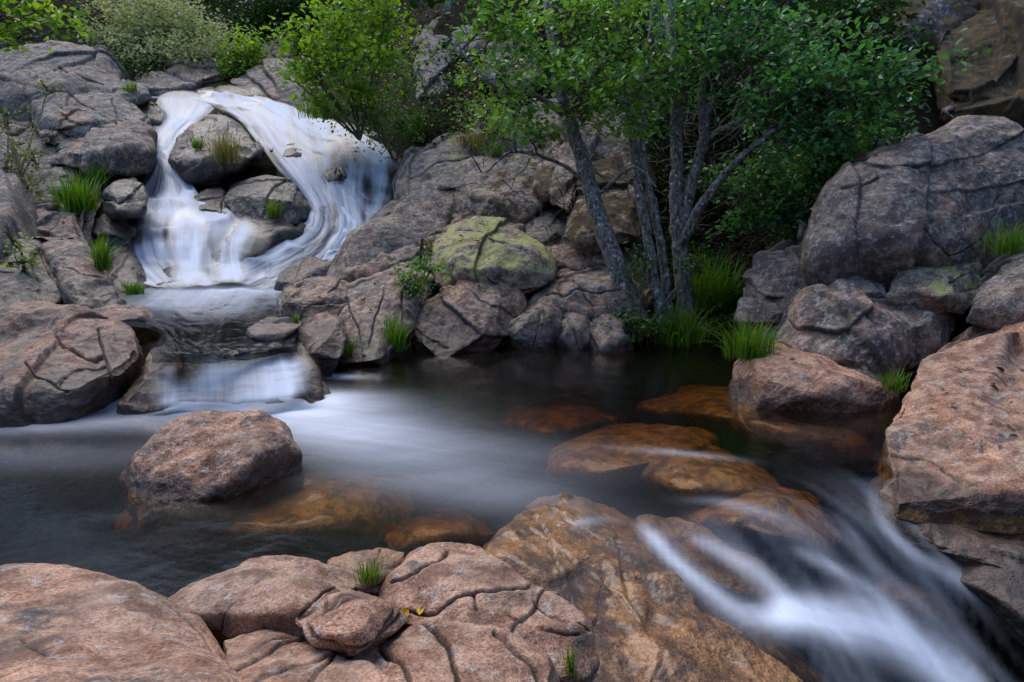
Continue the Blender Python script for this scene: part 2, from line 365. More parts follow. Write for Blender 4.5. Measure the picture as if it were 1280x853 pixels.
SEED = [100]; DARK = [.45, .1]  # DARK: crust share, raised to darken the shaded banks, then lichen share
ROCKS = []
def rock(label, outline, z, off=0.0, bulge=.25, thick=.7, lvl=6, p=60, pink=.25, wl=None, band=.12, wet=0.0, moss=0.0, lich=None,
         algae=0.0, cracks=(), joints=2, rough=.035, name='boulder', group=None, ridge=(), ring=.62, mossz=None, cw=1.0, cd=.03, steps=.02, fill=1.05, facet=.045, ncut=14, ztop=None, dark=None):
    lich = DARK[1] if lich is None else lich
    sd_ = zlib.crc32(label.encode()) % 9973; R = np.random.default_rng(sd_)
    ol = np.array([(q[0], q[1]) for q in outline], float)
    dd = np.array([(q[2] if len(q) > 2 else 0.0) for q in outline])
    D = np.array([z(a, b) for a, b in ol]) + off + dd
    c2 = ol.mean(0)
    pts = [P(a, b, d) for (a, b), d in zip(ol, D)]
    r0 = R.uniform(0, len(ol)); nr_ = 4 if ztop is None else 7
    for k in range(nr_):
        t_ = (r0 + k * len(ol) / nr_) % len(ol); i0 = int(t_); a, b = ol[i0] + (ol[(i0 + 1) % len(ol)] - ol[i0]) * (t_ - i0)
        q = c2 + (np.array((a, b)) - c2) * (ring + R.uniform(-.08, .08))
        pts.append(PZ(q[0], q[1], ztop + R.uniform(-.02, 0)) if ztop is not None else P(q[0], q[1], z(q[0], q[1]) + off - bulge * R.uniform(.6, 1.15)))
    for q in ridge: pts.append(P(q[0], q[1], z(q[0], q[1]) + off + q[2]))
    for (a, b), d in zip(ol, D):
        q = c2 + (np.array((a, b)) - c2) * .86
        pts.append(P(q[0], q[1], d + thick))
    if wl is not None and ztop is None:                    # the foot goes on below the water
        pts += [p - np.array([0, 0, .22]) for p in pts[:len(ol)] if p[2] < wl + .15]
    hv, N, Q, A = hull_planes(pts)
    lo, hi = hv.min(0), hv.max(0); ce = (lo + hi) / 2 * .5 + hv.mean(0) * .5; ext = (hi - lo) / 2; size = float(np.linalg.norm(ext))
    h = ((Q - ce) * N).sum(1)
    keep = []
    for k in np.argsort(-A):
        if h[k] < .02 * size: h[k] = .02 * size
        if all(N[k] @ N[j] < .985 for j in keep): keep.append(k)
    N, h = N[keep], h[keep]
    for k in range(ncut):                                  # broken corners
        n_ = R.normal(size=3) + np.array([0, -.5, .3]); n_ /= np.linalg.norm(n_)
        N = np.vstack([N, n_]); h = np.append(h, ((hv - ce) @ n_).max() * R.uniform(.78, .95))
    B, F = ico(lvl)
    dr = B * ext; dr /= np.linalg.norm(dr, axis=1)[:, None]
    acc = np.zeros(len(dr))
    for n_, h_ in zip(N, h): acc += np.maximum(dr @ n_ / h_, 0) ** p
    V = ce + dr * (acc ** (-1.0 / p))[:, None] * fill
    nr = vnormals(V, F)
    px, py, dep = proj(V)
    dirt = np.zeros(len(V))
    # fractures: the granite splits along a few planes, blocks stand slightly proud of each other
    disp = np.zeros(len(V))
    mpp = float(np.median(dep)) / FPX                      # metres in one photo pixel at this rock
    wob = fbm(V * (2.2 / size), 4, sd_) * size * .10
    base = R.normal(size=3); base /= np.linalg.norm(base)
    sets = [np.array([R.normal() * .35, R.normal() * .3 - .2, 1.0]), np.array([1.0, R.normal() * .5, R.normal() * .35])]
    for k in range(joints + (2 if steps and joints else 0)):  # two families of near parallel joints
        n_ = sets[k % 2] + R.normal(size=3) * .12; n_ /= np.linalg.norm(n_)
        e_ = float(np.abs(hv - ce).dot(np.abs(n_)).max()) if 0 else float(((hv - ce) @ n_).max())
        q = (V - ce) @ n_ + wob * R.uniform(.25, .7) - R.uniform(-.75, .75) * e_
        wd = max(.005, .75 * mpp)
        g = np.exp(-(q / wd) ** 2)
        msk = smooth(-.25, .25, fbm(V * (1.5 / size), 2, sd_ + 31 + k) + .12)
        disp -= g * msk * max(.012, 1.6 * mpp); dirt = np.maximum(dirt, g * msk * .85)
        disp += np.tanh(q / wd) * steps * 1.3 * size * R.choice([-1, 1]) * R.uniform(.3, 1) * msk
    fac = (nr @ (-FWD)) > -.1
    for pl in cracks:
        best = np.full(len(V), 1e9); wv = fbm(np.stack([px, py, px * 0], 1) / 22., 3, sd_) * 5.0
        wv2 = fbm(np.stack([px, py, px * 0 + 9], 1) / 22., 3, sd_ + 5) * 5.0
        X, Y = px + wv, py + wv2
        for (a, b), (c, d) in zip(pl[:-1], pl[1:]):
            t = np.clip(((X - a) * (c - a) + (Y - b) * (d - b)) / ((c - a) ** 2 + (d - b) ** 2), 0, 1)
            best = np.minimum(best, np.hypot(X - a - t * (c - a), Y - b - t * (d - b)))
        g = np.exp(-(best / cw) ** 2) * fac
        disp -= g * cd; dirt = np.maximum(dirt, g)
    if facet:                                              # flat cleaved faces meeting in edges
        K = 26; sdp = V[R.integers(0, len(V), K)]; tl = R.normal(size=(K, 3)) * facet
        num = np.zeros(len(V)); den = np.full(len(V), 1e-12); Vw = V + (fbm(V * (3.0 / size), 3, sd_ + 40) * size * .12)[:, None]
        kk = 130.0 / size ** 2
        d2 = [((Vw - q) ** 2).sum(1) for q in sdp]; dm = np.minimum.reduce(d2)
        for q, t_, d_ in zip(sdp, tl, d2):
            w_ = np.exp(-kk * (d_ - dm)); num += w_ * np.clip((V - q) @ t_, -.12 * size, .12 * size); den += w_
        disp += num / den
    f1 = fbm(V * (1.6 / size), 3, sd_ + 7); f2 = fbm(V * 4.0, 5, sd_ + 9, .55); f3 = 1 - 2 * np.abs(fbm(V * 2.3, 4, sd_ + 13))
    f4 = fbm(V * 17.0, 3, sd_ + 15, .6) if lvl > 6 else 0
    disp += f1 * .035 * size + f2 * rough + (f3 - .6) * rough * .7 + f4 * min(rough * .28, .009)
    V = V + nr * disp[:, None]
    f2b = fbm(V * 5.0, 4, sd_ + 21)
    W = np.full(len(V), float(wet))
    if wl is not None: W = np.maximum(W, smooth(wl + band * (2.4 + 1.5 * f2b), wl + band * (.9 + 1.5 * f2b) - .01, V[:, 2]))
    Mo = np.full(len(V), float(moss))
    if moss: Mo = Mo * smooth(-.5, .6, nr[:, 2] + f2b * .4 + (.6 if moss > .6 else 0)) if mossz is None else Mo * smooth(mossz[0], mossz[1], V[:, 2] + f2b * .15)
    Li = np.full(len(V), float(lich)) + (f2b * .25 if lich else 0) + (.18 * nr[:, 2] if lich else 0)
    dirt = np.maximum(dirt, smooth(-.28, -.62, f3 + .2 * f2) * .35)
    Al = np.full(len(V), float(algae)) if np.isscalar(algae) else algae(V)
    if wl is not None and algae == 0: Al = smooth(wl + .02, wl - .03, V[:, 2]) * .85
    org = np.array([ce[0], ce[1], V[:, 2].min()])
    o = make_mesh(name, V, F, M_GRAN, origin=org, attrs=dict(wet=W, moss=Mo, lich=Li, pink=np.full(len(V), float(pink)), dirt=dirt, algae=Al, dark=np.full(len(V), DARK[0] if dark is None else dark)))
    tag(o, label, 'rock', group); ROCKS.append(o)
    return o

DARK[0] = .6
# --- left bank, upper
rock('big rounded grey boulder crowning the left bank below the overhanging leafy branch', [(-40, 80), (0, 62), (60, 57), (110, 70), (150, 95), (160, 122), (110, 140), (40, 150), (-40, 150)], ZL, 0, .7, 1.6, 7, pink=.1, cracks=[[(0, 105), (60, 112), (110, 135)], [(75, 90), (130, 108)]], joints=3)
rock('small grey rock peeping out behind the big boulder at the top left corner', [(30, 62), (48, 44), (75, 42), (95, 66), (60, 75)], ZL, 1.1, .3, .8, 6, pink=.05)
rock('long dark fractured slab directly beneath the big rounded left bank boulder', [(38, 155), (55, 126), (100, 116), (150, 118), (182, 145), (193, 168), (150, 175), (70, 172)], ZL, -.2, .35, 1.0, 7, pink=.05, cracks=[[(90, 122), (120, 140), (175, 160)], [(140, 120), (150, 150)]], joints=3)
rock('low pinkish flat rock resting on the dark slab of the left bank', [(62, 150), (80, 140), (125, 143), (138, 154), (100, 163), (70, 163)], ZL, -.55, .15, .5, 6, pink=.5)
rock('broad grey block with pale flat top overhanging the left side of the waterfall', [(55, 192), (70, 172), (110, 156), (158, 152), (182, 166), (193, 192), (186, 210), (150, 214), (85, 214), (60, 208)], ZL, -.15, .45, 1.1, 7, pink=.12, ridge=[(150, 195, -.5), (85, 185, -.4)], joints=2, wl=-9)
rock('small squarish grey rock left of the pale flat topped block', [(48, 165), (62, 150), (85, 158), (84, 178), (58, 180)], ZL, -.2, .2, .5, 6, pink=.2)
rock('dark wet rock tucked behind the grass tuft beside the left fall', [(126, 245), (140, 222), (170, 218), (184, 240), (180, 268), (140, 272)], ZL, -.1, .3, .8, 6, wet=.9, pink=0)
rock('dull grey small boulder above and left of the tall left bank grass', [(40, 228), (52, 210), (78, 212), (88, 232), (75, 248), (48, 246)], ZL, 0, .25, .6, 6, pink=.1)
rock('little dark grey boulder at the foot of the left bank undergrowth', [(22, 252), (36, 234), (62, 238), (72, 256), (50, 268), (28, 266)], ZL, 0, .25, .6, 6, pink=.05)
rock('shaded brown rock at the left edge among the leafy shrubs', [(-40, 205), (0, 190), (38, 200), (45, 240), (10, 265), (-40, 262)], ZL, .25, .3, .8, 6, pink=.1, moss=.6)
rock('mossy shoulder rock at the left edge under the crowning boulder', [(-50, 150), (0, 136), (40, 145), (50, 185), (10, 205), (-50, 205)], ZL, .3, .3, 1.0, 6, pink=.15, moss=.5)
rock('small rock with grass on top at the left lip of the waterfall', [(138, 112), (152, 100), (178, 106), (186, 122), (165, 132), (142, 130)], ZL, .3, .25, .7, 6, pink=.05, moss=.4)
rock('dark wet rock pressed against the left edge of the upper fall', [(158, 150), (165, 130), (190, 132), (206, 147), (196, 160), (170, 160)], ZFALL, -.1, .25, .6, 6, wet=.8, pink=0)
rock('dark rounded rock between the pale block and the narrow white chute', [(165, 172), (178, 152), (196, 158), (196, 185), (180, 195)], ZFALL, .0, .2, .6, 6, wet=.7, pink=0)
rock('pinkish rounded boulder with a leafy plant above the waterfall lip', [(178, 92), (200, 70), (238, 64), (268, 76), (290, 98), (265, 112), (225, 112), (185, 104)], ZFALL, .5, .4, 1.2, 6, pink=.3, joints=2)
rock('low grey slab under the pinkish boulder at the waterfall lip', [(162, 106), (172, 92), (200, 88), (240, 104), (246, 118), (205, 120), (170, 118)], ZFALL, -.1, .25, 1.0, 6, pink=.1)
rock('sloping grey boulder right of the waterfall crest under bright leaves', [(276, 112), (300, 88), (350, 76), (392, 80), (410, 105), (400, 150), (350, 140), (300, 128)], ZFALL, .25, .5, 1.3, 7, pink=.15, joints=3)
rock('small rounded rock standing behind the crest between two green bushes', [(322, 72), (330, 54), (350, 46), (366, 52), (366, 80), (330, 84)], ZFALL, 1.2, .3, .8, 6, pink=.1)
rock('dark bedrock behind the slabs and blocks of the left bank', [(-80, 400), (-80, 120), (60, 100), (150, 130), (180, 180), (165, 250), (140, 370)], ZL, .35, .1, 1.4, 8, pink=.1, dark=.8, moss=.4, joints=6, steps=.02, ncut=20, name='bedrock')
# --- left bank, lower
rock('broad cracked reddish slab forming the top of the lower left outcrop', [(-50, 268), (0, 258), (45, 260), (95, 264), (108, 285), (120, 322), (70, 318), (0, 310), (-50, 310)], ZL, -.15, .3, 1.0, 7, pink=.38, cracks=[[(0, 290), (40, 285), (75, 262)], [(40, 285), (70, 305), (115, 320)]], joints=3)
rock('dark angular block at the lower left edge with a small leafy plant', [(-50, 300), (0, 292), (45, 300), (78, 330), (98, 385), (60, 400), (-50, 400)], ZL, -.3, .3, 1.0, 7, pink=.12, wl=.42, cracks=[[(48, 305), (70, 345), (92, 385)], [(0, 340), (40, 345)]], joints=3)
rock('sloping dark block leaning against the cracked lower left outcrop', [(52, 305), (90, 300), (122, 325), (142, 362), (138, 380), (100, 392), (80, 350)], ZL, -.38, .3, .8, 7, pink=.25, wl=.42, cracks=[[(75, 330), (110, 345), (130, 350)]], joints=2)
rock('wet rock with grass at its foot beside the bottom of the left fall', [(128, 345), (140, 322), (165, 312), (180, 335), (188, 362), (160, 375), (132, 368)], ZFALL, -.6, .25, .6, 6, wet=.65, pink=.2, wl=.42)
rock('low dark wet stone below the tall grass at the left fall', [(112, 292), (122, 272), (150, 270), (166, 288), (162, 312), (132, 312)], ZFALL, -.55, .25, .7, 6, wet=.75, pink=.05)
rock('small dark stone between grass and falling water on the left', [(130, 330), (138, 302), (160, 306), (172, 325), (150, 338)], ZFALL, -.4, .2, .5, 6, wet=.6, pink=.15)
rock('flat pinkish stone just breaking the upper pool behind the big left rock', [(70, 402), (95, 390), (140, 385), (178, 388), (190, 396), (160, 404), (100, 410)], lev(.43), 0, .08, .5, 6, pink=.6, wl=.40, band=.03)
DARK[:] = [.35, .1]
rock('large sloping pinkish grey rock with deep cracks at the left of the cascade', [(-60, 405), (0, 396), (50, 391), (95, 397), (140, 410), (182, 428), (190, 446), (172, 478), (150, 495), (118, 512), (50, 524), (-60, 524)], lin(515, 5.0, 391, 6.25), 0, .30, 1.2, 8, pink=.45, wl=0, band=.2, ridge=[(140, 470, -.38), (60, 478, -.36), (120, 412, -.1), (178, 440, -.12)], cracks=[[(70, 420), (78, 432), (105, 445), (130, 440)], [(122, 420), (132, 445), (148, 475)], [(132, 448), (95, 460), (68, 482), (40, 470), (36, 460)], [(68, 482), (85, 492)]], joints=3, cd=.05)
rock('reddish wet wedge of rock between the left rock and the cascade', [(150, 508), (158, 482), (178, 452), (196, 432), (224, 440), (228, 458), (210, 488), (190, 510)], lin(505, 5.2, 432, 5.8), -.02, .15, .6, 7, pink=.55, wet=.45, wl=0, band=.15)
rock('dark wet ledge under the lip of the low cascade', [(180, 508), (184, 456), (208, 446), (240, 452), (262, 442), (300, 448), (344, 438), (378, 428), (394, 480), (350, 500), (250, 512)], lin(505, 5.32, 430, 5.82), 0, .05, .8, 8, pink=.35, wet=1, joints=4, steps=.03, ncut=6, name='wet_bedrock', wl=0)
# --- rocks in the fall
rock('dark wet bedrock step under the top of the right fall', [(262, 122), (300, 116), (400, 150), (500, 200), (500, 235), (420, 225), (330, 190), (280, 150)], ZFALL, .6, .1, .9, 7, wet=1, pink=0, name='wet_bedrock', joints=3)
rock('dark wet bedrock step under the middle of the right fall', [(330, 205), (400, 205), (498, 232), (480, 290), (430, 300), (380, 262)], ZFALL, .45, .1, .9, 7, wet=1, pink=0, name='wet_bedrock', joints=3)
rock('dark wet bedrock step under the foot of the right fall', [(270, 345), (330, 318), (385, 270), (470, 290), (445, 325), (380, 350)], ZFALL, .4, .1, .8, 7, wet=1, pink=0, name='wet_bedrock', joints=3)
rock('dark wet bedrock under the top of the left fall', [(176, 122), (215, 114), (285, 116), (270, 150), (225, 190), (190, 180)], ZFALL, .55, .1, .9, 7, wet=1, pink=0, name='wet_bedrock')
rock('dark wet bedrock under the apron of the left fall', [(165, 262), (190, 220), (235, 225), (280, 262), (300, 325), (240, 345), (175, 340)], ZFALL, .4, .1, .8, 7, wet=1, pink=0, name='wet_bedrock', joints=3)
rock('dark dome of rock with ferny growth splitting the waterfall in two', [(214, 205), (222, 172), (243, 152), (275, 148), (303, 160), (324, 186), (330, 205), (303, 220), (262, 226), (226, 224)], ZFALL, -.35, .5, 1.0, 7, fill=.98, wet=.8, pink=.02, joints=3, moss=.35)
rock('pale ledge of rock on the left shoulder of the fern covered dome', [(214, 200), (221, 174), (236, 162), (246, 174), (236, 200), (222, 210)], ZFALL, -.60, .15, .4, 6, wet=.2, pink=.05)
rock('black wedge shaped rock with a sunlit flat top in mid fall', [(280, 252), (290, 236), (335, 221), (368, 232), (390, 258), (392, 272), (360, 288), (318, 290), (300, 275)], ZFALL, -.5, .3, .9, 7, wet=.75, pink=.02, ridge=[(345, 245, -.55), (372, 262, -.5)], joints=2, moss=.3)
rock('dark broken rock below the black wedge at the edge of the white water', [(272, 300), (290, 278), (330, 280), (372, 282), (380, 292), (340, 308), (310, 330), (285, 330)], ZFALL, -.35, .25, .7, 6, wet=1, pink=.02)
rock('wide wet slab with thin water sliding over its left half', [(215, 268), (235, 244), (275, 240), (300, 256), (310, 282), (300, 300), (255, 300), (225, 290)], ZFALL, -.25, .2, .7, 7, wet=.95, pink=.08)
rock('jagged wet rock at the foot of the left fall', [(262, 320), (275, 300), (300, 300), (312, 322), (300, 340), (275, 338)], ZFALL, -.35, .2, .5, 6, wet=1, pink=.05)
rock('small wet stone standing in the foam at the fall foot', [(182, 352), (196, 334), (218, 328), (240, 338), (248, 352), (225, 362), (195, 362)], ZFALL, -.35, .18, .4, 6, wet=.9, pink=.05, wl=.42)
rock('rounded stone half veiled by water above the small foot stone', [(182, 345), (188, 326), (205, 320), (215, 334), (205, 345)], ZFALL, -.1, .15, .4, 6, wet=1, pink=0)
rock('dark rock nub poking from the middle of the right fall', [(400, 222), (408, 209), (424, 208), (432, 222), (420, 232), (405, 231)], ZFALL, -.36, .10, .4, 6, wet=.95, pink=0)
rock('dark wet hump under the crest of the right fall', [(338, 190), (348, 180), (372, 182), (388, 192), (372, 204), (348, 202)], ZFALL, -.24, .10, .5, 6, wet=1, pink=0)
for lab_, ol_ in (('dark stone breaking the left fan of the waterfall', [(228, 300), (238, 288), (256, 292), (262, 304), (246, 314), (232, 310)]),
                  ('low black stone at the left edge of the fan', [(168, 300), (176, 290), (190, 296), (188, 308), (174, 310)]),
                  ('dark rib low in the right fall', [(392, 262), (404, 252), (424, 258), (428, 272), (410, 278)])):
    rock(lab_, ol_, ZFALL, -.34, .08, .5, 6, wet=1, pink=0, dark=.9, lich=0, name='wet_stone')
# --- right bank of the fall
DARK[:] = [.42, .50]
rock('dark fractured bedrock filling the gaps of the middle bank between its boulders', [(400, 440), (420, 350), (500, 270), (560, 215), (640, 190), (720, 200), (800, 260), (815, 400), (790, 436), (640, 432), (520, 440)], ZR, .22, .08, 1.2, 8, pink=.2, dark=.7, moss=.3, joints=6, steps=.03, ncut=20, name='bedrock', wl=0)
rock('dark shaded bedrock rising between the steep fall edge and the mossy slabs', [(560, 250), (590, 170), (640, 120), (720, 130), (760, 200), (720, 290), (620, 290)], ZR, .4, .1, 1.2, 7, pink=.1, dark=.8, moss=.5, joints=5, steps=.03, ncut=20, name='bedrock')
rock('flat wet grey rock at the water edge where the fall meets the upper pool', [(344, 356), (352, 342), (385, 327), (425, 328), (428, 340), (400, 352), (360, 362)], lin(358, 8.6, 328, 9.2), 0, .1, .6, 7, wet=.45, pink=.1, wl=.42)
rock('dark wet rock low on the right edge of the big fall', [(424, 326), (436, 306), (462, 298), (492, 300), (488, 322), (450, 335)], ZR, .35, .25, .7, 6, wet=.55, pink=.08)
rock('smooth dark rock above it hugging the right side of the fall', [(456, 300), (470, 272), (492, 256), (526, 260), (530, 285), (500, 305)], ZR, .4, .3, .8, 6, wet=.35, pink=.08)
rock('steep grey rock rising along the upper right edge of the fall', [(492, 262), (500, 226), (520, 190), (556, 160), (606, 168), (612, 205), (560, 245), (520, 268)], ZR, .35, .45, 1.1, 7, pink=.12, cracks=[[(510, 225), (550, 205), (600, 195)]], joints=3)
rock('dark squat block below the steep rock beside the fall', [(522, 244), (530, 218), (565, 206), (605, 204), (612, 240), (565, 255)], ZR, .1, .3, .8, 6, pink=.05, wet=.25)
rock('big angular boulder with a mossy brown right flank near the thin slabs', [(575, 252), (596, 222), (632, 196), (668, 182), (694, 196), (698, 262), (650, 284), (605, 280)], ZR, .0, .45, 1.0, 7, pink=.15, moss=.62, joints=3, ridge=[(640, 235, -.5)])
rock('long sloping grey bedrock slab running down to the upper pool', [(410, 345), (440, 318), (490, 292), (545, 262), (610, 268), (650, 285), (600, 325), (510, 345), (440, 362)], ZR, .05, .15, .8, 7, pink=.3, cracks=[[(450, 330), (520, 300), (600, 280)], [(480, 345), (560, 300)], [(540, 290), (560, 320)]], joints=4, moss=.12, rough=.05)
rock('large rounded boulder splashed with yellow lichen in the middle of the bank', [(530, 330), (548, 292), (580, 276), (625, 280), (668, 300), (694, 322), (680, 355), (640, 374), (580, 366), (540, 350)], ZR, -.25, .45, .9, 7, pink=.15, lich=.72, cracks=[[(560, 300), (600, 300), (660, 320)], [(610, 345), (640, 365), (660, 360)]], joints=3)
rock('smooth pale boulder with lichen shoulder at the pool edge below it', [(500, 410), (520, 380), (560, 346), (600, 340), (640, 356), (654, 380), (642, 410), (606, 428), (550, 440), (510, 436)], ZR, -.25, .4, .9, 7, pink=.34, lich=.50, wl=0, band=.1, cracks=[[(512, 402), (540, 425), (560, 432)], [(580, 360), (620, 385), (640, 400)]], joints=2)
rock('rounded cracked boulder at the left end of the middle bank', [(338, 388), (350, 364), (380, 348), (425, 342), (448, 360), (440, 395), (400, 412), (355, 410)], ZR, -.45, .25, .8, 7, pink=.3, cracks=[[(345, 380), (360, 362), (378, 352)], [(410, 365), (425, 352)]], joints=2, wl=.42, band=.05)
rock('tall furrowed grey boulder above the pool grass in the middle bank', [(420, 362), (450, 345), (500, 330), (535, 345), (530, 385), (508, 430), (470, 452), (425, 455), (410, 420), (418, 385)], ZR, -.3, .35, .9, 7, pink=.28, lich=.36, wl=0, band=.12, cracks=[[(430, 370), (445, 400), (450, 440)], [(480, 360), (470, 400), (462, 430)], [(425, 365), (450, 352), (500, 340)]], joints=2)
rock('reddish wet wedge hanging over the pool at the right end of the cascade', [(338, 440), (352, 418), (385, 398), (412, 388), (432, 398), (430, 440), (405, 462), (360, 465)], lin(460, 6.0, 390, 6.75), 0, .15, .8, 7, pink=.5, wl=0, band=.38, ridge=[(405, 412, -.22)], cracks=[[(392, 425), (375, 450)]])
rock('thin wet ledge lying beside the cascade lip', [(306, 414), (325, 402), (360, 396), (378, 404), (350, 424), (318, 426)], lev(.44), 0, .05, .3, 6, pink=.15, wet=.5)
rock('triangular grey boulder standing alone at the pool edge', [(630, 424), (640, 402), (668, 382), (688, 372), (700, 390), (700, 424), (665, 434)], ZR, -.15, .28, .6, 7, pink=.15, wl=0, band=.06)
rock('low blocky ledge stone right of the triangular boulder', [(694, 426), (698, 392), (722, 386), (740, 392), (742, 428), (715, 434)], ZR, -.12, .2, .6, 6, pink=.25, wl=0, band=.06)
rock('low ledge stone nearest the leaning alder trunk at the pool edge', [(738, 430), (742, 392), (770, 388), (786, 402), (784, 432), (760, 438)], ZR, -.1, .2, .6, 6, pink=.25, wl=0, band=.06)
rock('fractured bedrock step above the ledge stones by the alder roots', [(655, 388), (690, 352), (740, 338), (790, 352), (800, 385), (750, 398), (690, 396)], ZR, -.05, .25, .8, 7, pink=.3, cracks=[[(670, 375), (720, 365), (790, 370)], [(715, 350), (740, 385)]], joints=4, lich=.3)
rock('sloping furrowed bedrock slab under the thin mossy standing slabs', [(640, 365), (668, 320), (700, 300), (770, 312), (800, 345), (760, 368), (690, 380)], ZR, .15, .2, .8, 7, pink=.28, cracks=[[(660, 355), (700, 335), (780, 335)], [(690, 310), (680, 350)]], joints=4, lich=.42)
rock('dark crevice rock under the mossy flank of the angular boulder', [(588, 284), (640, 272), (710, 262), (720, 300), (680, 312), (620, 300)], ZR, .25, .15, .7, 6, pink=0, moss=.4)
rock('thin upright slab with yellow moss leaning left of the alder', [(668, 238), (678, 190), (692, 148), (706, 146), (712, 195), (700, 240), (684, 256)], ZR, -.55, .12, .3, 6, pink=.3, moss=.75)
rock('second thin upright slab leaning against the first beside the alder', [(690, 258), (696, 205), (712, 182), (726, 190), (728, 236), (712, 270)], ZR, -.75, .12, .3, 6, pink=.25, moss=.55)
rock('large brown mossy boulder directly behind the leaning alder trunk', [(700, 300), (712, 250), (735, 212), (770, 198), (806, 212), (812, 262), (806, 306), (750, 316)], ZR, -.5, .4, .9, 7, pink=.2, moss=.78, ridge=[(715, 285, -.5), (722, 230, -.3)])
rock('dark mossy rock face behind the alder trunks above the brown boulder', [(715, 215), (730, 150), (780, 115), (850, 120), (880, 170), (850, 225), (780, 235)], ZR, .35, .3, 1.0, 7, pink=0, moss=.6, dark=.9)
rock('pale upright block of granite standing over the right side of the fall', [(522, 138), (522, 84), (532, 60), (556, 52), (584, 56), (590, 82), (576, 112), (558, 142), (534, 144)], ZR, .9, .25, .8, 7, pink=.05, moss=.15, joints=2, lich=.2)
rock('smaller square block perched behind the pale upright granite', [(562, 66), (566, 38), (590, 28), (608, 36), (606, 66), (590, 78)], ZR, .5, .2, .6, 6, pink=.08)
rock('grey ledge rock shadowed by leaves above the pale upright block', [(520, 60), (528, 34), (560, 16), (592, 22), (590, 50), (556, 58)], ZR, 1.3, .3, .9, 6, pink=.05)
rock('weathered grey rock face half hidden by alder leaves on the slope', [(604, 100), (612, 58), (640, 45), (672, 60), (680, 105), (640, 125)], ZR, .3, .3, .9, 6, pink=.0, moss=.62, dark=1.0)
rock('shadowed rock between the steep fall edge and the angular boulder', [(606, 200), (612, 165), (640, 150), (672, 160), (676, 190), (640, 205)], ZR, .3, .3, .8, 6, pink=.1, moss=.5)
rock('dark bank rock under the bright bush at the right of the crest', [(380, 150), (400, 132), (450, 136), (500, 160), (515, 192), (480, 195), (430, 172)], ZFALL, .25, .3, .8, 6, pink=0, wet=.5, moss=.4)
DARK[:] = [.68, .40]
# --- right wall
rock('dark jointed bedrock behind the stacked ledge and the shore boulders on the right', [(975, 430), (985, 340), (1030, 285), (1100, 265), (1260, 290), (1300, 420), (1120, 465), (1020, 450)], ZW, .75, .1, 1.4, 8, pink=.1, dark=.8, moss=.35, joints=6, steps=.03, ncut=20, name='bedrock')
rock('huge weathered grey boulder filling the upper right bank', [(1030, 350), (1040, 290), (1062, 240), (1100, 196), (1150, 165), (1205, 142), (1300, 148), (1330, 240), (1300, 320), (1220, 345), (1110, 356)], ZW, -.1, .55, 1.5, 8, pink=.18, moss=.45, mossz=(1.75, 2.4), lich=.30, cracks=[[(1150, 290), (1190, 322), (1230, 300), (1260, 240)], [(1062, 250), (1100, 235)]], joints=6, steps=.014, ridge=[(1100, 215, -.35), (1200, 170, -.5)])
rock('tall dark cliff rock with brown moss at the top right corner', [(1150, 135), (1158, 70), (1178, 32), (1230, 10), (1340, -10), (1360, 150), (1300, 185), (1200, 165)], ZW, .15, .5, 1.5, 8, pink=.0, moss=.95, dark=1.0, lich=.2, joints=5, steps=.03)
rock('grey cliff face high behind the mossy cliff rock at the upper right', [(1110, 70), (1125, 20), (1150, -20), (1240, -40), (1230, 30), (1160, 90)], ZW, .9, .4, 1.2, 7, pink=.0, dark=1.0, moss=.75)
rock('mossy dark rock under the right hand foliage beside the huge boulder', [(1020, 270), (1040, 225), (1080, 190), (1120, 180), (1110, 230), (1060, 270)], ZW, .35, .25, .9, 6, pink=.02, moss=.75)
rock('lichen covered rock wedged under the huge right bank boulder', [(1105, 372), (1125, 338), (1175, 320), (1232, 318), (1236, 360), (1205, 396), (1150, 392)], ZW, -.25, .25, .8, 7, pink=.08, lich=.68, cracks=[[(1190, 350), (1210, 340)]], joints=2)
rock('dark lichen flecked rock at the right edge above the great sloping slab', [(1208, 402), (1222, 362), (1250, 328), (1310, 300), (1330, 400), (1260, 420)], ZW, -.55, .25, .8, 7, pink=.08, lich=.5)
rock('lowest flat stone of the stacked ledge left of the huge boulder', [(920, 400), (928, 374), (960, 370), (1000, 378), (1008, 398), (960, 408)], ZM, -1.1, .15, .6, 6, pink=.15, lich=.25, joints=1)
rock('middle slab of the stacked ledge left of the huge boulder', [(926, 374), (938, 340), (985, 338), (1036, 350), (1034, 376), (980, 380)], ZM, -1.15, .18, .7, 6, pink=.12, lich=.3, joints=1)
rock('third stone up in the stacked ledge left of the huge boulder', [(942, 344), (948, 318), (985, 306), (1038, 318), (1040, 350), (990, 346)], ZM, -1.1, .2, .7, 6, pink=.1, lich=.3, joints=1)
rock('top stone of the stacked ledge tucked under the dark foliage', [(996, 318), (1004, 282), (1030, 270), (1060, 278), (1056, 318), (1025, 326)], ZM, -1.35, .2, .7, 6, pink=.08, lich=.2)
rock('narrow dark sill stone below the huge boulder behind the lichened boulder', [(1030, 372), (1034, 348), (1080, 346), (1116, 356), (1112, 378), (1070, 382)], ZW, -.2, .15, .7, 6, pink=.05)
rock('grey boulder flecked with bright yellow lichen behind the waterside boulder', [(962, 440), (978, 402), (1008, 370), (1050, 360), (1100, 364), (1150, 374), (1200, 392), (1190, 425), (1140, 478), (1060, 470), (1000, 455)], ZW, -.1, .3, .9, 8, pink=.22, lich=.44, ridge=[(1010, 395, -.35), (1130, 400, -.35), (1060, 390, -.36)], joints=2)
rock('pink tinted low stone behind the waterside boulder on the right', [(990, 448), (1000, 432), (1040, 436), (1090, 460), (1122, 486), (1080, 490), (1020, 470)], lin(490, 5.5, 432, 6.0), 0, .12, .5, 7, pink=.6)
